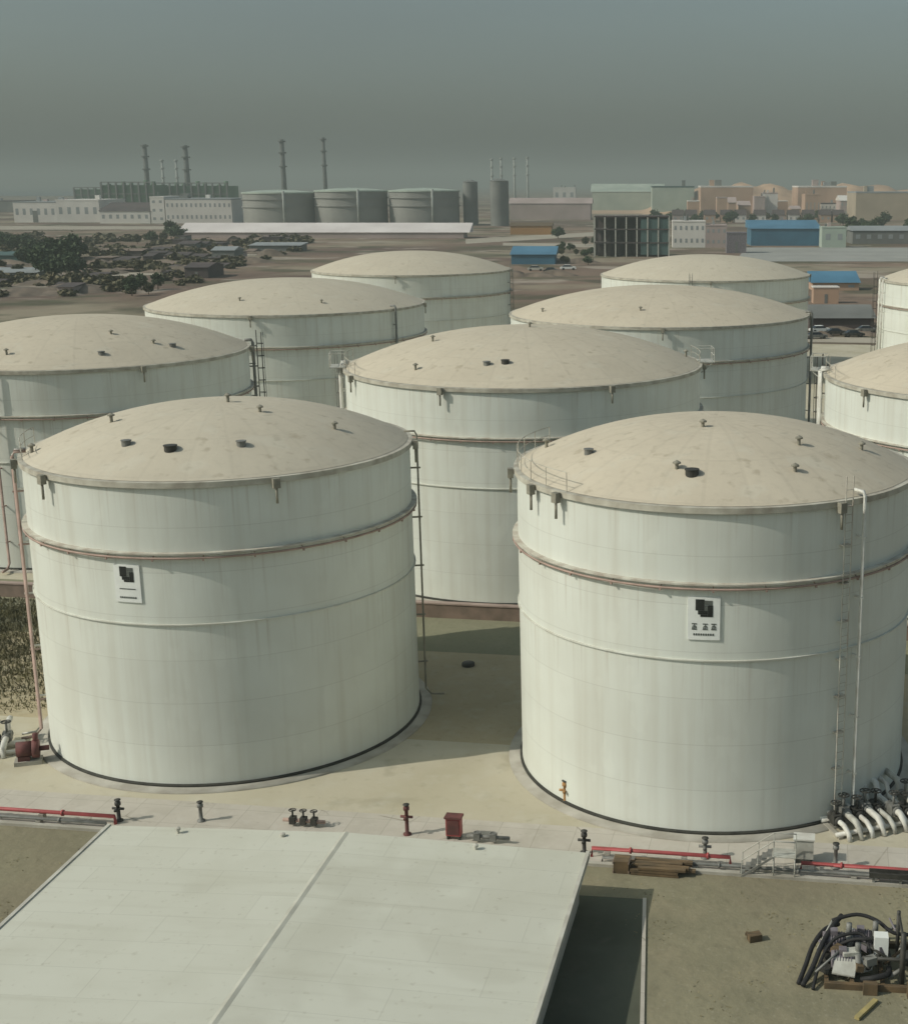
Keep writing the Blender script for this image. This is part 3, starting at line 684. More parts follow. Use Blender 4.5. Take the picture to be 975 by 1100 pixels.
for k in range(34):
    x, y = rr.uniform(-1.3, 3.), rr.uniform(-1.2, 1.3); a = rr.uniform(0, 3.1); l = rr.uniform(.5, 1.6); z = rr.uniform(.35, 1.1)
    mk = rr.choice(('dark', 'grey', 'rail', 'mauve', 'rustwood', 'dark', 'pipe'))
    b = MB()
    if k % 2: b.tube([(x-l/2*math.cos(a), y-l/2*math.sin(a), z-.15), (x+l/2*math.cos(a), y+l/2*math.sin(a), z+rr.uniform(-.2, .35))], rr.uniform(.04, .09), 8); b.build('pipe', M[mk], t)
    else: b.obox((x, y, z), (rr.uniform(.25, .7), rr.uniform(.2, .5), rr.uniform(.12, .4)), a, rr.uniform(-.2, .2)); b.build('machine_part', M[mk], t)
b = MB(); b.tube([(1.75, -1.2, .1), (1.75, -1.2, 2.35)], .11, 8); b.tube([(1.75, .9, .1), (1.75, .9, 2.1)], .08, 8); b.tube([(.2, -1.0, 1.05), (3.2, -1.0, 1.05)], .08, 8); b.tube([(1.75, -1.2, 2.0), (1.75, .9, 2.0)], .06, 8); b.build('pipe_frame', M['dark'], t)
b = MB(); b.tube([(2.2, .4, .95), (3.1, .4, .95)], .5, 16); b.tube([(2.4, .4, .95), (2.4, .4, 1.75)], .1, 8); b.build('motor', mat('blue grey paint', (.16, .20, .24), (.1, .13, .16), 2.), t)
for q in ((.2, .75, -2.0, -1.72, .02, .5), (1.9, 2.9, -2.1, -1.72, .02, .6)):
    b = MB(); b.box(*q); b.build('tool_box', M['rustwood'], t)
o = MB(); o.obox((9.05, 46.35, .1), (1.5, .2, .12), .9); tag(o.build('plank', M['yellow']), 'faded yellow plank lying in front of the machinery heap', 'plank')
o = MB(); o.obox((5.2, 51.4, .17), (.55, .38, .3), .3); o.obox((5.05, 51.75, .08), (.4, .14, .12), -.4); tag(o.build('rubble_block', M['rustwood']), 'small brown block lying alone on the bare earth left of the machinery heap', 'block')
o = MB(); o.lathe([(.42, 0), (.42, .22), (.34, .26), (0, .28)], 16, (-10.7, 84.9)); tag(o.build('drain_cover', M['dark']), 'dark round drain cover on the shaded ground between the front tanks', 'drain cover')

# ------------------------------------------------------------------ vegetation
def crown_mesh(seed, rad, hgt, nclump, per, leaf):
    rr = random.Random(seed); b = MB()
    for c in range(nclump):
        while True:
            q = Vector((rr.uniform(-1, 1), rr.uniform(-1, 1), rr.uniform(-1, 1)))
            if q.length < 1: break
        q = q.normalized()*(q.length**.5)
        cc = Vector((q.x*rad*.8, q.y*rad*.8, q.z*hgt*.4)); cr = rad*rr.uniform(.22, .42)
        for i in range(per):
            d = Vector((rr.gauss(0, .5), rr.gauss(0, .5), rr.gauss(0, .4)))*cr
            p = cc+d; s = leaf*rr.uniform(.6, 1.3)
            u = Vector((rr.gauss(0, 1), rr.gauss(0, 1), rr.gauss(0, .6))).normalized(); w = u.cross(Vector((rr.gauss(0, 1), rr.gauss(0, 1), rr.gauss(0, 1)))).normalized()
            b.add([p-u*s-w*s*.5, p+u*s-w*s*.5, p+u*s*.7+w*s*.6, p-u*s*.7+w*s*.6], [(0, 1, 2, 3)])
    return b
def make_tree(seed, rad, hgt, trunk_h, leafm, leaf=.55):
    t = thing('tree', 'x', 'tree')
    b = MB(); rr = random.Random(seed+50)
    b.tube([(0, 0, 0), (.1, .05, trunk_h*.6), (-.05, .1, trunk_h+hgt*.4)], rad*.07, 7, r2=rad*.025)
    for i in range(6):
        a = rr.uniform(0, 2*PI); z = trunk_h*rr.uniform(.7, 1.2)
        b.tube([(0, 0, z), (rad*.35*math.cos(a), rad*.35*math.sin(a), z+hgt*.2), (rad*.65*math.cos(a), rad*.65*math.sin(a), z+hgt*.35)], rad*.03, 5, r2=rad*.01)
    b.build('trunk', M['bark'], t)
    crown_mesh(seed, rad, hgt, 30, 26, leaf).build('crown', leafm, t, (0, 0, trunk_h+hgt*.42))
    return t
protos = [make_tree(1, 4.5, 8, 2.5, M['leaf'], .6), make_tree(2, 3.6, 6, 1.6, M['leafb'], .5), make_tree(3, 5.5, 7, 2.5, M['leaf'], .7)]
used = [False]*3
def tree(px, py, s, kind, label, group):
    g = ground_at(px, py)
    if used[kind]: o = copy_tree(protos[kind])
    else: o = protos[kind]; used[kind] = True
    o.location = g; o.scale = (s, s, s); o.rotation_euler = (0, 0, random.uniform(0, 6.28))
    tag(o, label, 'tree', group)
rr = random.Random(21)
for px, py, s, k in ((46, 297, 1.0, 0), (58, 300, .8, 2), (70, 292, 1.15, 0), (80, 298, .9, 2), (52, 288, 1.2, 2), (66, 284, 1.0, 0), (82, 284, 1.15, 0), (42, 280, .8, 1)):
    tree(px, py, s, k, 'dark green tree in the clump left of centre on the scrub plain', 'trees of the dark green clump at the left')
for px, py, s, k in ((6, 268, .9, 2), (16, 272, .8, 0), (30, 268, .8, 2), (10, 281, .7, 1), (26, 285, .7, 0), (36, 275, .75, 2), (2, 292, .6, 1), (20, 296, .55, 1)):
    tree(px, py, s, k, 'dull green tree beside the dark sheds at the left edge', 'trees by the dark sheds at the left edge')
for px, py, s, k in ((132, 314, .5, 1), (142, 318, .55, 0), (152, 312, .5, 0), (160, 316, .45, 1), (170, 311, .5, 0), (120, 308, .5, 1)):
    tree(px, py, s, k, 'low bushy tree near the roof of the third row tank', 'bushy trees behind the left tanks')
for px, py, s, k in ((184, 256, 1.0, 0), (190, 258, .9, 2), (148, 262, .7, 1), (165, 261, .7, 2), (176, 259, .7, 1)):
    tree(px, py, s, k, 'dark tree at the left end of the long white wall', 'dark trees at the end of the white wall')
for i in range(16):
    px = 596+rr.uniform(0, 42); py = rr.uniform(249, 285)
    tree(px, py, .38+.5*(py < 265)*rr.random(), rr.choice((0, 1, 2)), 'dull green tree on the open ground left of the dark steel frame', 'trees left of the dark steel frame')
for i in range(14):
    px = 900+rr.uniform(0, 85); py = rr.uniform(236, 262)
    tree(px, py, .7+.4*rr.random(), rr.choice((0, 1, 2)), 'grey green tree among the low houses at the far right', 'trees among the houses at the far right')
for i in range(22):
    px = rr.uniform(700, 905); py = rr.uniform(232, 243)
    tree(px, py, .75+.3*rr.random(), rr.choice((0, 1, 2)), 'dark tree in the row before the peach coloured houses', 'trees before the peach coloured houses')
# low bushes on the scrub plain: individuals
bushp = thing('bush', 'x', 'bush'); crown_mesh(9, 1.6, 2.2, 12, 16, .35).build('crown', M['scrubleaf'], bushp, (0, 0, .8))
b = MB(); b.tube([(0, 0, 0), (.05, 0, .9)], .06, 5); b.build('stem', M['bark'], bushp)
first = True
for i in range(170):
    px = rr.uniform(-40, 330); lim = 322 if px < 150 else 322-(px-150)*.30
    py = rr.uniform(252, lim)
    o = bushp if first else copy_tree(bushp); first = False
    o.location = ground_at(px, py); s = rr.uniform(.7, 1.6)*(1 if py > 285 else 1.6); o.scale = (s*1.3, s, s*.8); o.rotation_euler = (0, 0, rr.uniform(0, 6))
    tag(o, 'low dry brown bush on the scrub plain behind the left tanks', 'bush', 'dry bushes on the scrub plain')

# weeds left of the front left tank
def weeds(name, label, xr, yr, npatch, per, h, m, seed, spread=1.2):
    r_ = random.Random(seed); b = MB()
    for i in range(npatch):
        cx_, cy_ = r_.uniform(*xr), r_.uniform(*yr); sp = spread*r_.uniform(.3, 1.2)
        for k in range(int(per*sp)):
            x, y = cx_+r_.gauss(0, sp), cy_+r_.gauss(0, sp*.8)
            if math.hypot(x+23.4, y-76.8) < 11.7 or math.hypot(x-4.46, y-71.3) < 11.6 or y > 92.5-.153*x: continue
            a = r_.uniform(0, 6.28); hh = h*r_.uniform(.2, 1.)*(.5+.5*sp/spread); w = r_.uniform(.02, .055); dx, dy = math.cos(a)*w, math.sin(a)*w
            lx, ly = r_.gauss(0, .07), r_.gauss(0, .07)
            b.add([(x-dx, y-dy, .01), (x+dx, y+dy, .01), (x+lx+dx*.5, y+ly+dy*.5, hh), (x+lx-dx*.5, y+ly-dy*.5, hh)], [(0, 1, 2, 3)])
    tag(b.build(name, m), label, None, None, 'stuff')
weeds('weeds', 'olive weeds on the ground left of the front left tank', (-60, -35.5), (77, 100), 230, 170, .34, M['weedleaf'], 5)
weeds('dry_grass', 'thin dry grass tufts on the bare earth in the foreground', (-.2, 17), (40, 56), 60, 40, .07, M['drygrass'], 6, .6)
weeds('dry_grass', 'thin dry grass tufts on the bare earth left of the low building', (-40, -25.5), (44, 61), 70, 40, .08, M['drygrass'], 8, .7)

# ------------------------------------------------------------------ far buildings
def building(label, cat, px0, px1, pyt, pyb, depth, wm, rm, name='building', roof='flat', wins=0, rows=1, winm='farsheet', rz=0, group=None, door=False, rise=.25, wscale=.4):
    g = ground_at((px0+px1)/2, pyb); k = metres_per_px(g.y)
    w = (px1-px0)*k; h = (pyb-pyt)*k/math.cos(P)
    t = thing(name, label, cat, (g.x, g.y, 0), rz-math.atan2(g.x, g.y)*0, group)
    x0, x1 = -w/2, w/2; d = depth
    hw = h if roof == 'flat' else h*(1-rise)
    b = MB(); b.box(x0, x1, 0, d, 0, hw); b.build('wall', M[wm], t)
    b = MB()
    e = .02*w+.2
    if roof == 'flat':
        b.box(x0-.15, x1+.15, -.15, d+.15, hw+.003, hw+.05*h+.15)
    elif roof == 'gable':        # ridge along x
        b.add([(x0-e, -.5, hw), (x1+e, -.5, hw), (x1+e, d/2, h), (x0-e, d/2, h), (x0-e, d+.5, hw), (x1+e, d+.5, hw)], [(0, 1, 2, 3), (3, 2, 5, 4), (0, 3, 4), (1, 5, 2), (0, 4, 5, 1)])
    elif roof == 'mono':
        b.add([(x0-e, -.6, hw), (x1+e, -.6, hw), (x1+e, d+.6, h), (x0-e, d+.6, h), (x0-e, d+.6, hw), (x1+e, d+.6, hw)], [(0, 1, 2, 3), (0, 3, 4), (1, 5, 2), (0, 4, 5, 1), (3, 2, 5, 4)])
    b.build('roof', M[rm], t)
    if roof == 'flat' and w > 9:
        r_ = random.Random(int(px0*13+pyb))
        for q in range(r_.randint(1, 4)):
            uw, uh = r_.uniform(.04, .13)*w, r_.uniform(.06, .2)*h+.6; ux = r_.uniform(x0+uw, x1-uw); uy = r_.uniform(.1, .6)*d
            b = MB(); b.box(ux-uw/2, ux+uw/2, uy, uy+uw, hw+.05*h+.152, hw+.05*h+.15+uh); b.build('roof_unit', M[r_.choice(('fargrey', 'farpink', 'farsheet', wm))], t)
    if wins:
        cell = w/wins
        for r in range(rows):
            zc = hw*(r+.55)/rows; hh = hw/rows*.16
            for i in range(wins):
                xc = x0+cell*(i+.5)
                b = MB(); b.box(xc-cell*wscale/2, xc+cell*wscale/2, -.06, -.003, zc-hh, zc+hh); b.build('window', M[winm], t)
    if door:
        b = MB(); b.box(x0+w*.44, x0+w*.56, -.07, -.003, 0, hw*.6); b.build('door', M['fargrey'], t)
    return t
B_ = building
# left: white works in front of the green units
B_('dark flat shed at the far left edge beyond the fields', 'shed', -30, 15, 217, 228, 60, 'fargrey', 'fardark', 'shed')
B_('long pale low works building at the far left', 'building', 16, 62, 219, 239, 60, 'farwhite', 'farsheet', wins=6, door=True)
B_('bright white works building left of the dark roofed one', 'building', 62, 108, 217, 239, 60, 'farwhite', 'farwhite', wins=5)
B_('white works building under a dark roof below the green units', 'building', 108, 162, 219, 240, 60, 'farwhite', 'fardark', roof='gable', wins=7, rise=.4)
B_('tall narrow white block beside the dark roofed works building', 'building', 163, 178, 214, 240, 50, 'farwhite', 'farwhite', wins=2, rows=3)
B_('long greyish white works block with many windows left of the far grey tanks', 'building', 179, 250, 216, 240, 60, 'farwhite', 'farsheet', wins=14, rows=2)
# green process units with ribs
def green_unit(label, px0, px1, pyt, yd):
    k = metres_per_px(yd); x0 = (px0-CX)*k; x1 = (px1-CX)*k; h = CH+(197.5-pyt)*k
    t = thing('process_unit', label, 'process unit', ((x0+x1)/2, yd, 0), 0, 'green process units on the skyline')
    w = x1-x0
    b = MB(); b.box(-w/2, w/2, 0, 40, 0, h*.88); b.build('cladding', M['fargreen'], t)
    b = MB(); n = max(4, int(w/7))
    for i in range(n+1):
        x = -w/2+w*i/n; b.box(x-.7, x+.7, -2, -.01, 0, h*.96)
    for z in (.35, .62, .95): b.box(-w/2, w/2, -1.5, -.8, h*z, h*z+.9)
    b.build('frame', M['fargrey'], t)
    b = MB()
    for i in range(n):
        x = -w/2+w*(i+.5)/n
        if i % 3 != 1: b.tube([(x, 10, h*.88), (x, 10, h*(.92+.1*((i*7) % 4)/3))], 2.2, 8)
    b.build('vessel', M['fargreen'], t)
green_unit('pale green process unit farthest left on the skyline', 82, 112, 201, 1700)
green_unit('long dark green process unit on the skyline above the white works', 112, 168, 195, 1350)
green_unit('green process unit on the skyline between the first stacks and the grey tanks', 170, 246, 196, 1400)
# stacks
def stack(label, px, pyt, yd, wpx, m='stack', group='dark stacks on the skyline'):
    k = metres_per_px(yd); x = (px-CX)*k; h = CH+(197.5-pyt)*k; r = wpx*k/2
    t = thing('chimney_stack', label, 'chimney', (x, yd, 0), 0, group)
    b = MB(); b.lathe([(r*1.35, 0), (r*1.1, h*.4), (r*.9, h*.985), (r*.6, h*.985), (0, h*.97)], 16); b.build('shaft', M[m], t)
    b = MB()
    for q in (.62, .8, .95): b.lathe([(r*1.02, h*q), (r*1.7, h*q), (r*1.7, h*q+1.4), (r*1.02, h*q+1.4)], 14, smooth=False)
    b.build('gallery', M[m], t)
stack('dark stack farthest left on the skyline', 161, 156, 1500, 5)
stack('thin pale stack just right of the leftmost dark one', 178, 172, 1700, 2.5, 'palestack', 'pale stacks on the skyline')
stack('thin pale stack just left of the second dark one', 193, 172, 1700, 2.5, 'palestack', 'pale stacks on the skyline')
stack('dark stack second from the left, above the green units', 204, 157, 1500, 5.5)
stack('dark stack rising behind the leftmost far grey tank', 307, 151, 1450, 5)
stack('dark stack rising behind the middle far grey tank', 351, 149, 1450, 4)
for i, (px, pt) in enumerate(((529, 171), (539, 170), (553, 170), (567, 169))):
    stack('thin pale stack in the row of four right of the dark silos', px, pt, 1900, 2.2, 'palestack', 'row of four thin pale stacks')
# far grey tanks
def far_tank(label, px0, px1, pyt, pyb):
    g = ground_at((px0+px1)/2, pyb); k = metres_per_px(g.y); R = (px1-px0)*k/2; h = CH-(pyt-197.5)*k
    t = thing('grey_tank', label, 'storage tank', (g.x, g.y+R, 0), 0, 'far grey tanks on the skyline')
    b = MB(); b.lathe([(R, 0), (R, h)], 64); b.build('shell', M['fartank'], t)
    b = MB(); b.lathe([(R+.6, h-1), (R+.6, h), (R*.5, h+1.4), (0, h+2.)], 64, smooth=False); b.build('roof', M['farpale'], t)
    b = MB()
    for q in (.55, .78): b.lathe([(R, h*q), (R+.9, h*q), (R+.9, h*q+.7), (R, h*q+.7)], 64, smooth=False)
    b.build('wind_girder', M['fartank'], t)
    b = MB(); a = -1.2; b.tube([(R*1.02*math.cos(a), R*1.02*math.sin(a), 0), (R*1.02*math.cos(a), R*1.02*math.sin(a), h+1)], 1., 8); b.build('stair_tower', M['palestack'], t)
far_tank('leftmost of the three big grey tanks behind the long white wall', 253, 330, 207, 243)
far_tank('middle one of the three big grey tanks behind the long white wall', 332, 410, 205, 243)
far_tank('rightmost of the three big grey tanks behind the long white wall', 413, 489, 205, 243)
def silo(label, px0, px1, pyt, pyb):
    g = ground_at((px0+px1)/2, pyb); k = metres_per_px(g.y); R = (px1-px0)*k/2; h = CH-(pyt-197.5)*k
    t = thing('silo', label, 'silo', (g.x, g.y+R, 0), 0, 'dark silos right of the grey tanks')
    b = MB(); b.lathe([(R, 0), (R, h)], 32); b.build('shell', M['fargrey'], t)
    b = MB(); b.lathe([(R+.3, h), (R*.3, h+1.6), (0, h+1.7)], 32); b.build('cap', M['fargrey'], t)
silo('left one of the two dark silos beside the grey tanks', 497, 513, 196, 242)
silo('right one of the two dark silos beside the grey tanks', 526, 546, 195, 243)
# long white wall building
B_('very long low white warehouse in front of the far grey tanks', 'warehouse', 196, 498, 241, 256, 18, 'farpink', 'brightroof', 'warehouse', roof='mono', rise=.6)
# left field sheds
B_('dark sheds roofed in teal at the left edge of the scrub plain', 'shed', -25, 24, 272, 283, 25, 'teal', 'teal', 'shed', roof='gable')
B_('dark grey low shed at the left edge below the teal one', 'shed', -30, 38, 291, 299, 18, 'fargrey', 'farsheet', 'shed', roof='mono')
B_('dark brown barn behind the third row tank on the left', 'barn', 199, 224, 284, 299, 18, 'fardark', 'fardark', 'barn', roof='gable', door=True)
B_('greyish shed behind the dark barn', 'shed', 228, 252, 266, 280, 14, 'fargrey', 'farsheet', 'shed', roof='gable')
B_('low brown shed in the middle of the scrub plain', 'shed', 108, 152, 268, 275, 16, 'fardark', 'bund', 'shed', roof='gable')
B_('small dark hut right of the low brown shed', 'hut', 160, 178, 270, 276, 10, 'fardark', 'fardark', 'hut', roof='gable')
B_('pale hut with a dark doorway near the bushy trees', 'hut', 62, 80, 306, 316, 8, 'farpink', 'fardark', 'hut', roof='mono', door=True)
B_('long pale shed foot of the white warehouse', 'shed', 268, 322, 262, 270, 15, 'fargrey', 'farsheet', 'shed', roof='mono')
# middle right
B_('pinkish works hall below the four thin stacks', 'hall', 548, 634, 214, 236, 40, 'farpink', 'farpink', 'hall', roof='gable')
B_('small white block above the pinkish hall', 'building', 594, 618, 203, 218, 40, 'farwhite', 'farwhite', wins=3)
B_('low yellowish brown shed before the pinkish hall', 'shed', 548, 592, 240, 252, 20, 'orange', 'rustwood', 'shed', roof='gable')
B_('low blue roofed shed left of the dark steel frame', 'shed', 549, 596, 267, 284, 15, 'bluewall', 'blueroof', 'shed', roof='mono', rise=.4)
B_('long pale green hall on the skyline above the steel frame', 'hall', 636, 712, 199, 226, 60, 'farpale', 'farpale', 'hall', roof='gable', rise=.3)
B_('second pale green hall right behind the long one', 'hall', 700, 745, 203, 230, 60, 'farpale', 'teal', 'hall')
# steel frame structure
def steel_frame():
    g = ground_at(678, 276); k = metres_per_px(g.y)
    t = thing('steel_frame', 'dark open steel frame with pale columns behind the right tanks', 'steel structure', (g.x, g.y, 0))
    w, h, d = 80*k, 43*k, 14
    b = MB()
    for z in (.33, .66, .97): b.box(-w/2, w/2, 0, d, h*z, h*z+.5)
    b.build('deck', M['fardark'], t)
    b = MB()
    for i in range(8):
        x = -w/2+w*i/7
        for y in (.3, d/2, d-.3): b.box(x-.28, x+.28, y-.3, y+.3, 0, h)
    b.build('column', M['rail'], t)
    b = MB()
    for i in range(5): b.tube([(-w*.42+w*.12*i, d*.6, 0), (-w*.42+w*.12*i, d*.6, h*(.6+.1*(i % 3)))], 1.3, 10)
    b.build('vessel', M['fardark'], t)
    b = MB(); b.box(-w/2, w/2, d-.2, d, 0, h*.95); b.build('back_wall', M['fardark'], t)
    b = MB(); b.box(w*.12, w*.5, .5, d-1, h*.05, h*.93); b.build('enclosure', M['teal'], t)
steel_frame()
B_('white two storey office between the steel frame and the blue shed', 'office', 722, 757, 240, 266, 12, 'farwhite', 'farwhite', 'office', wins=6, rows=2)
B_('grey pink block right of the white office', 'building', 757, 780, 244, 266, 12, 'farpink', 'farpink', wins=4, rows=2)
B_('small purple red container hut left of the blue shed', 'container', 780, 801, 252, 272, 8, 'mauve', 'mauve', 'container', door=True)
B_('large blue sheet metal shed right of centre', 'shed', 806, 880, 239, 264, 25, 'bluewall', 'blueroof', 'shed', roof='mono', rise=.3)
B_('pale green hut right of the large blue shed', 'hut', 882, 908, 246, 266, 10, 'farpale', 'farpale', 'hut', wins=2)
B_('grey roofed long shed at the far right behind the trees', 'shed', 915, 985, 244, 262, 20, 'fargrey', 'farsheet', 'shed', roof='gable', wins=6)
g = [ground_at(790, 281), ground_at(1010, 281), ground_at(1010, 266), ground_at(800, 266)]
sheet('yard_ground', [(p.x, p.y) for p in g], .06, M['yardgrey'], 'grey paved yard below the blue shed')
B_('low blue roofed shed between the right tanks', 'shed', 872, 922, 294, 312, 9, 'farpeach', 'blueroof', 'shed', roof='mono', rise=.55, wins=3)
B_('small orange and white kiosk in front of the low blue roofed shed', 'kiosk', 873, 900, 310, 326, 4, 'farpeach', 'farwhite', 'kiosk', door=True)
B_('long dark open shed with a pale roof edge between the right tanks', 'shed', 869, 938, 331, 353, 7, 'fardark', 'fargrey', 'shed', roof='mono', rise=.5)
# peach houses and skyline right
rr = random.Random(12)
# low bank of orange tan earth behind the town
yb_ = 1500; k_ = metres_per_px(yb_); r_ = random.Random(5); n_ = 60; b = MB(); vs = []
for i in range(n_+1):
    px = 560+480*i/n_; f_ = min(1, max(0, (px-690)/50))*min(1, max(0, (1040-px)/60))
    hh = (27+3*math.sin(i*.45)+2.5*math.sin(i*1.3+1)+r_.uniform(-1, 1))*f_+.2; x = (px-CX)*k_
    for dy, q in ((-70, 0), (-35, .55), (0, .95), (60, 1.), (160, .5), (260, 0)): vs.append((x, yb_+dy, hh*q-.3*(q == 0)))
b.add(vs, [(i*6+j, (i+1)*6+j, (i+1)*6+j+1, i*6+j+1) for i in range(n_) for j in range(5)], True)
tag(b.build('hill', M['bank']), 'low bank of orange tan earth behind the town on the right', None, None, 'structure')
B_('long pale roofed peach block at the left of the right skyline', 'building', 752, 808, 203, 232, 50, 'farpeach', 'farwhite')
B_('second pale roofed peach block further right on the skyline', 'building', 856, 908, 203, 232, 50, 'farpeach', 'farwhite')
B_('long tan block under a grey roof at the right end of the skyline', 'building', 918, 990, 209, 236, 50, 'fartan', 'farsheet')
px = 738.
while px < 985:
    wd = rr.uniform(7, 19); tp = rr.uniform(209, 222)
    B_('small plain block crowded into the town on the right skyline', 'building', px, px+wd, tp, rr.uniform(231, 237), rr.uniform(15, 35), rr.choice(('farpeach', 'farpeach', 'farpink', 'fartan', 'farwhite') if px < 905 else ('farpale', 'fargrey', 'farpink', 'farpale')),
       rr.choice(('farpeach', 'farpink', 'farwhite', 'fardark')), roof=rr.choice(('flat', 'flat', 'gable')), wins=rr.choice((0, 0, int(wd/4))), rows=rr.choice((1, 2)), wscale=rr.uniform(.2, .5), group='blocks of the town on the right skyline')
    px += wd+rr.uniform(-2, 5)
for i, (px, m_) in enumerate(((728, 'farpink'), (742, 'farpink'), (762, 'farpeach'), (780, 'farpeach'), (795, 'farwhite'), (816, 'farwhite'), (836, 'farpink'), (852, 'farwhite'), (868, 'farpink'), (886, 'farpeach'), (900, 'farpeach'))):
    B_('small low house with a dark roof in the row below the peach blocks', 'house', px-6, px+6, 226, 239, 12, m_, 'fardark', 'house', roof='gable', wins=2, group='row of small houses below the peach blocks', rise=.4)

# low sheds, mounds and walls scattered over the scrub plain
rr = random.Random(77)
for i in range(44):
    px = rr.uniform(-30, 300); lim = 316 if px < 140 else 316-(px-140)*.28
    py = rr.uniform(258, lim); wd = rr.uniform(8, 26); hh = rr.uniform(3.5, 7)
    wm_, rm_ = rr.choice((('fardark', 'fardark'), ('bund', 'fardark'), ('fargrey', 'fardark'), ('fardark', 'bund'), ('farpink', 'fardark'), ('bund', 'bund')))
    B_('low dull brown shed scattered over the scrub plain at the left', 'shed', px-wd/2, px+wd/2, py-hh, py, rr.uniform(6, 14), wm_, rm_, 'shed', roof=rr.choice(('gable', 'mono', 'flat')), group='low brown sheds on the scrub plain', rise=.4)
def mound(px, py, w, h, seed, label, group):
    g = ground_at(px, py); r_ = random.Random(seed); b = MB(); n, k = 20, 6; vs = []; 
    ph = [r_.uniform(0, 6.28) for _ in range(4)]
    for i in range(k+1):
        q = i/k
        for j in range(n):
            a = 2*PI*j/n; rad = (1-q)*(1+.22*math.sin(2*a+ph[0])+.15*math.sin(3*a+ph[1])+.08*math.sin(7*a+ph[2]))
            vs.append((w*rad*math.cos(a), w*.55*rad*math.sin(a), h*(math.sin(q*PI/2)**1.2)*(1+.1*math.sin(5*a+ph[3])*(1-q))-.1))
    fs = [(i*n+j, i*n+(j+1) % n, (i+1)*n+(j+1) % n, (i+1)*n+j) for i in range(k) for j in range(n)]
    b.add(vs, fs, True); o = b.build('dirt_mound', M['moundearth'], None, g); tag(o, label, 'mound', group)
for i in range(24):
    px = rr.uniform(-30, 310); lim = 318 if px < 140 else 318-(px-140)*.28
    mound(px, rr.uniform(256, lim), rr.uniform(5, 14), rr.uniform(1.2, 3.2), i, 'low brown heap of earth on the scrub plain at the left', 'earth heaps on the scrub plain')
for i in range(8):
    mound(rr.uniform(550, 632), rr.uniform(262, 300), rr.uniform(4, 8), rr.uniform(1, 2.4), 40+i, 'brown heap of earth on the open ground behind the middle tanks', 'earth heaps behind the middle tanks')
for i in range(7):
    mound(rr.uniform(868, 940), rr.uniform(345, 366), rr.uniform(2.5, 5), rr.uniform(.8, 1.6), 60+i, 'brown heap of earth on the open ground between the right tanks', 'earth heaps between the right tanks')
# parked cars on the right
def make_car(m):
    t = thing('parked_car', 'x', 'car')
    b = MB(); prof = [(-2.2, .35), (-2.25, .75), (-1.5, .95), (1.3, .95), (2.1, .85), (2.25, .6), (2.2, .35)]
    vs = [(x, y, z) for y in (-.88, .88) for x, z in prof]; n = len(prof)
    b.add(vs, [tuple(range(n)), tuple(range(2*n-1, n-1, -1))]+[(i, i+n, (i+1) % n+n, (i+1) % n) for i in range(n)])
    b.add([(-1.0, -.72, 1.42), (.55, -.72, 1.42), (.55, .72, 1.42), (-1.0, .72, 1.42), (-1.0, -.72, 1.47), (.55, -.72, 1.47), (.55, .72, 1.47), (-1.0, .72, 1.47)], [(4, 5, 6, 7), (0, 1, 5, 4), (1, 2, 6, 5), (2, 3, 7, 6), (3, 0, 4, 7)])
    b.build('body', m, t)
    b = MB(); b.add([(-1.7, -.82, .951), (1.25, -.82, .951), (1.25, .82, .951), (-1.7, .82, .951), (-1.0, -.7, 1.42), (.55, -.7, 1.42), (.55, .7, 1.42), (-1.0, .7, 1.42)], [(0, 1, 5, 4), (1, 2, 6, 5), (2, 3, 7, 6), (3, 0, 4, 7)]); b.build('window', M['glass'], t)
    for x in (-1.4, 1.4):
        for y in (-.82, .82):
            b = MB(); b.tube([(x, y-.1, .33), (x, y+.1, .33)], .33, 12); b.build('wheel', M['tyre'], t)
    return t
for px, py, rz, m_, lab in ((880, 357, .2, 'signwhite', 'white car parked at the left before the long dark open shed'), (897, 360, .1, 'dark', 'dark parked car between the right tanks, right of the white one'),
        (876, 364, .25, 'grey', 'grey parked car in front of the white one'), (916, 362, .2, 'dark', 'dark parked car nearest the tanks at the right'), (930, 357, .1, 'grey', 'grey parked car farthest right between the tanks')):
    c_ = make_car(M[m_]); c_.location = ground_at(px, py); c_.rotation_euler = (0, 0, rz); tag(c_, lab, 'car', 'cars parked between the right tanks')
for px, py, rz, m_, lab in ((575, 291, .05, 'rail', 'pale truck sized van left of the two others below the blue shed'), (592, 293, .0, 'dark', 'dark car in the middle below the blue roofed shed'), (610, 290, .1, 'signwhite', 'white car at the right below the blue roofed shed')):
    c_ = make_car(M[m_]); c_.location = ground_at(px, py); c_.rotation_euler = (0, 0, rz); c_.scale = (1.3, 1.3, 1.3); tag(c_, lab, 'car', 'cars below the blue roofed shed')
# pale tracks across the plain
for i, pts in enumerate((((-40, 247), (330, 246), (330, 243), (-40, 243)), ((500, 262), (700, 250), (700, 246), (500, 257)), ((-40, 307), (190, 294), (190, 290), (-40, 303)), ((540, 264), (640, 266), (640, 262), (540, 261)))):
    g = [ground_at(*p) for p in pts]; sheet('track', [(p.x, p.y) for p in g], .05+.01*i, M['road'], 'pale dirt track across the scrub plain')

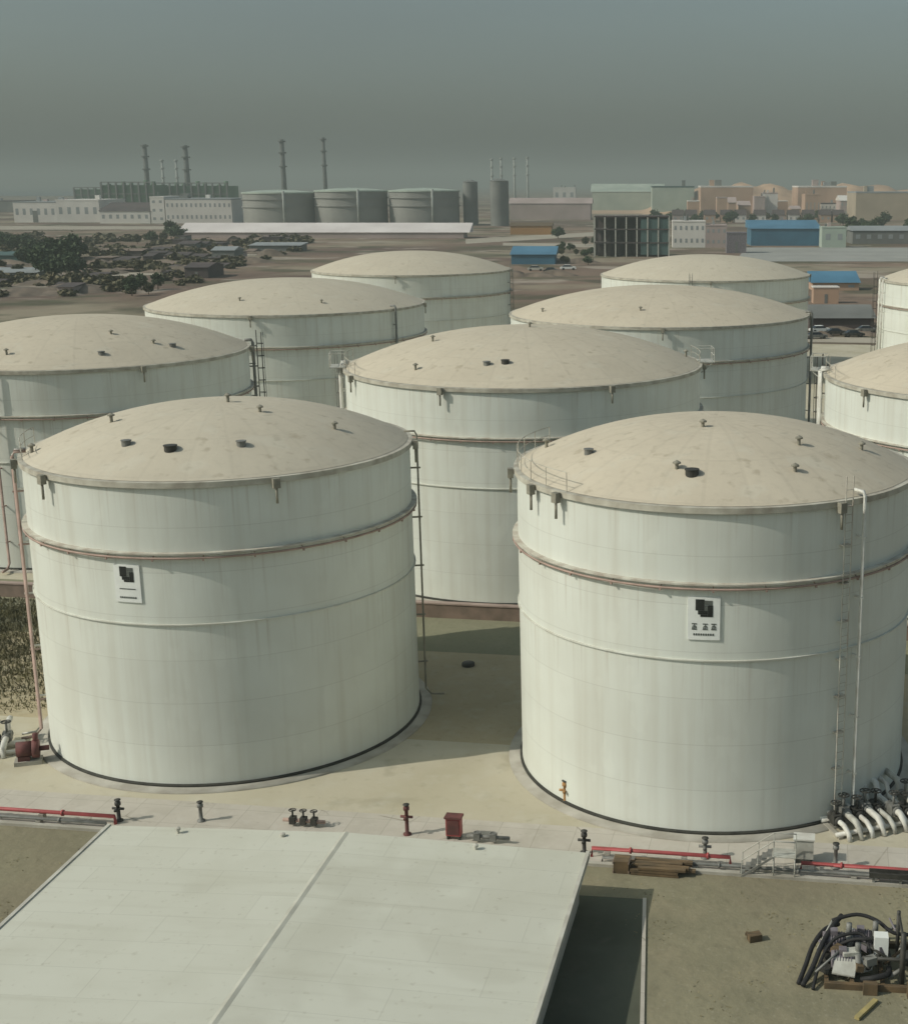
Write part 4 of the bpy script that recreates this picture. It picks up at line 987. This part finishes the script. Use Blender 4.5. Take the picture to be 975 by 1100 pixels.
# denser bands of scrub and pale pads on the plain behind the left tanks
rr = random.Random(91)
for (xa, ya, xb, yb, n_) in ((-30, 262, 150, 258, 20), (90, 276, 235, 270, 20), (-30, 303, 130, 309, 22), (150, 292, 262, 283, 18), (210, 264, 330, 261, 16), (100, 289, 190, 292, 14)):
    for i in range(n_):
        q = rr.random(); o = copy_tree(bushp); o.location = ground_at(xa+(xb-xa)*q, ya+(yb-ya)*q+rr.uniform(-1.5, 1.5)); s_ = rr.uniform(1., 2.2)
        o.scale = (s_*1.4, s_*1.2, s_); o.rotation_euler = (0, 0, rr.uniform(0, 6)); tag(o, 'low dry brown bush on the scrub plain behind the left tanks', 'bush', 'dry bushes on the scrub plain')
for i, (xa, xb, ya, yb) in enumerate(((60, 105, 303, 300), (10, 40, 262, 260), (118, 165, 284, 282), (206, 250, 277, 275), (175, 205, 267, 265.5), (-20, 30, 314, 311), (250, 300, 275, 273))):
    g = [ground_at(*p) for p in ((xa, ya), (xb, ya-.6), (xb+4, yb-.6), (xa+5, yb))]
    sheet('pavement', [(p.x, p.y) for p in g], .08+.01*i, M['road'], 'pale concrete pad on the scrub plain')
# ------------------------------------------------------------------ air, sun, sky, camera
SUN_EL, SUN_AZ = 38., 198.                         # light comes from behind the left shoulder
b = MB(); b.box(-15400, 15400, -500, 15400, -1.5, 112)
hz = b.build('haze', M['rail']); tag(hz, 'grey haze over the plain', None, None, 'stuff')
hm = bpy.data.materials.new('haze air'); hm.use_nodes = True; nt = hm.node_tree; nt.nodes.clear()
out = N(nt, 'ShaderNodeOutputMaterial'); pv = N(nt, 'ShaderNodeVolumePrincipled')
pv.inputs['Color'].default_value = (.50, .555, .515, 1); pv.inputs['Density'].default_value = .00036
nt.links.new(pv.outputs[0], out.inputs['Volume'])
hz.data.materials.clear(); hz.data.materials.append(hm)

sl = bpy.data.lights.new('sun', 'SUN'); sl.energy = 2.55; sl.angle = math.radians(.6); sl.color = (1, .94, .83)
so = bpy.data.objects.new('sun', sl); COL.objects.link(so)
el, az = math.radians(SUN_EL), math.radians(SUN_AZ)
d = Vector((math.cos(el)*math.cos(az), math.cos(el)*math.sin(az), math.sin(el)))
so.rotation_euler = d.to_track_quat('Z', 'Y').to_euler(); so.location = (0, 0, 60)
w = bpy.data.worlds.new('World'); sc.world = w; w.use_nodes = True; nt = w.node_tree
bg = nt.nodes['Background']; sky = N(nt, 'ShaderNodeTexSky'); sky.sky_type = 'NISHITA'; sky.sun_disc = False
sky.sun_elevation = el; sky.sun_rotation = math.radians(90)-az; sky.dust_density = 4; sky.air_density = 1.2; sky.ozone_density = 1.
hs = N(nt, 'ShaderNodeHueSaturation'); hs.inputs['Saturation'].default_value = .66
nt.links.new(sky.outputs[0], hs.inputs['Color'])
mx = N(nt, 'ShaderNodeMix', data_type='RGBA', blend_type='MULTIPLY'); mx.inputs[0].default_value = 1.; mx.inputs[7].default_value = (.84, .975, .975, 1)
tcw = N(nt, 'ShaderNodeTexCoord')
veil = noise(nt, tcw.outputs['Generated'], 1.7, (1, 1, 6), 6, .3, .75)
nt.links.new(mixc(nt, mathn(nt, 'MULTIPLY', veil, .5), hs.outputs[0], (1.95, 2.0, 2.0)), mx.inputs[6]); nt.links.new(mx.outputs[2], bg.inputs['Color'])
bg.inputs['Strength'].default_value = .094

cam = bpy.data.cameras.new('camera'); co = bpy.data.objects.new('camera', cam); COL.objects.link(co)
cam.sensor_fit = 'VERTICAL'; cam.sensor_height = 24; cam.lens = 24*F/1100
cam.shift_x = -(CX-487.5)/1100; cam.clip_end = 40000; cam.clip_start = .5
co.location = (0, 0, CH); co.rotation_euler = (PI/2-P, 0, 0)
sc.camera = co
vs_ = sc.view_settings; vs_.view_transform = 'Standard'; vs_.look = 'None'; vs_.exposure = .12; vs_.gamma = 1; vs_.use_curve_mapping = False
sc.cycles.volume_bounces = 0
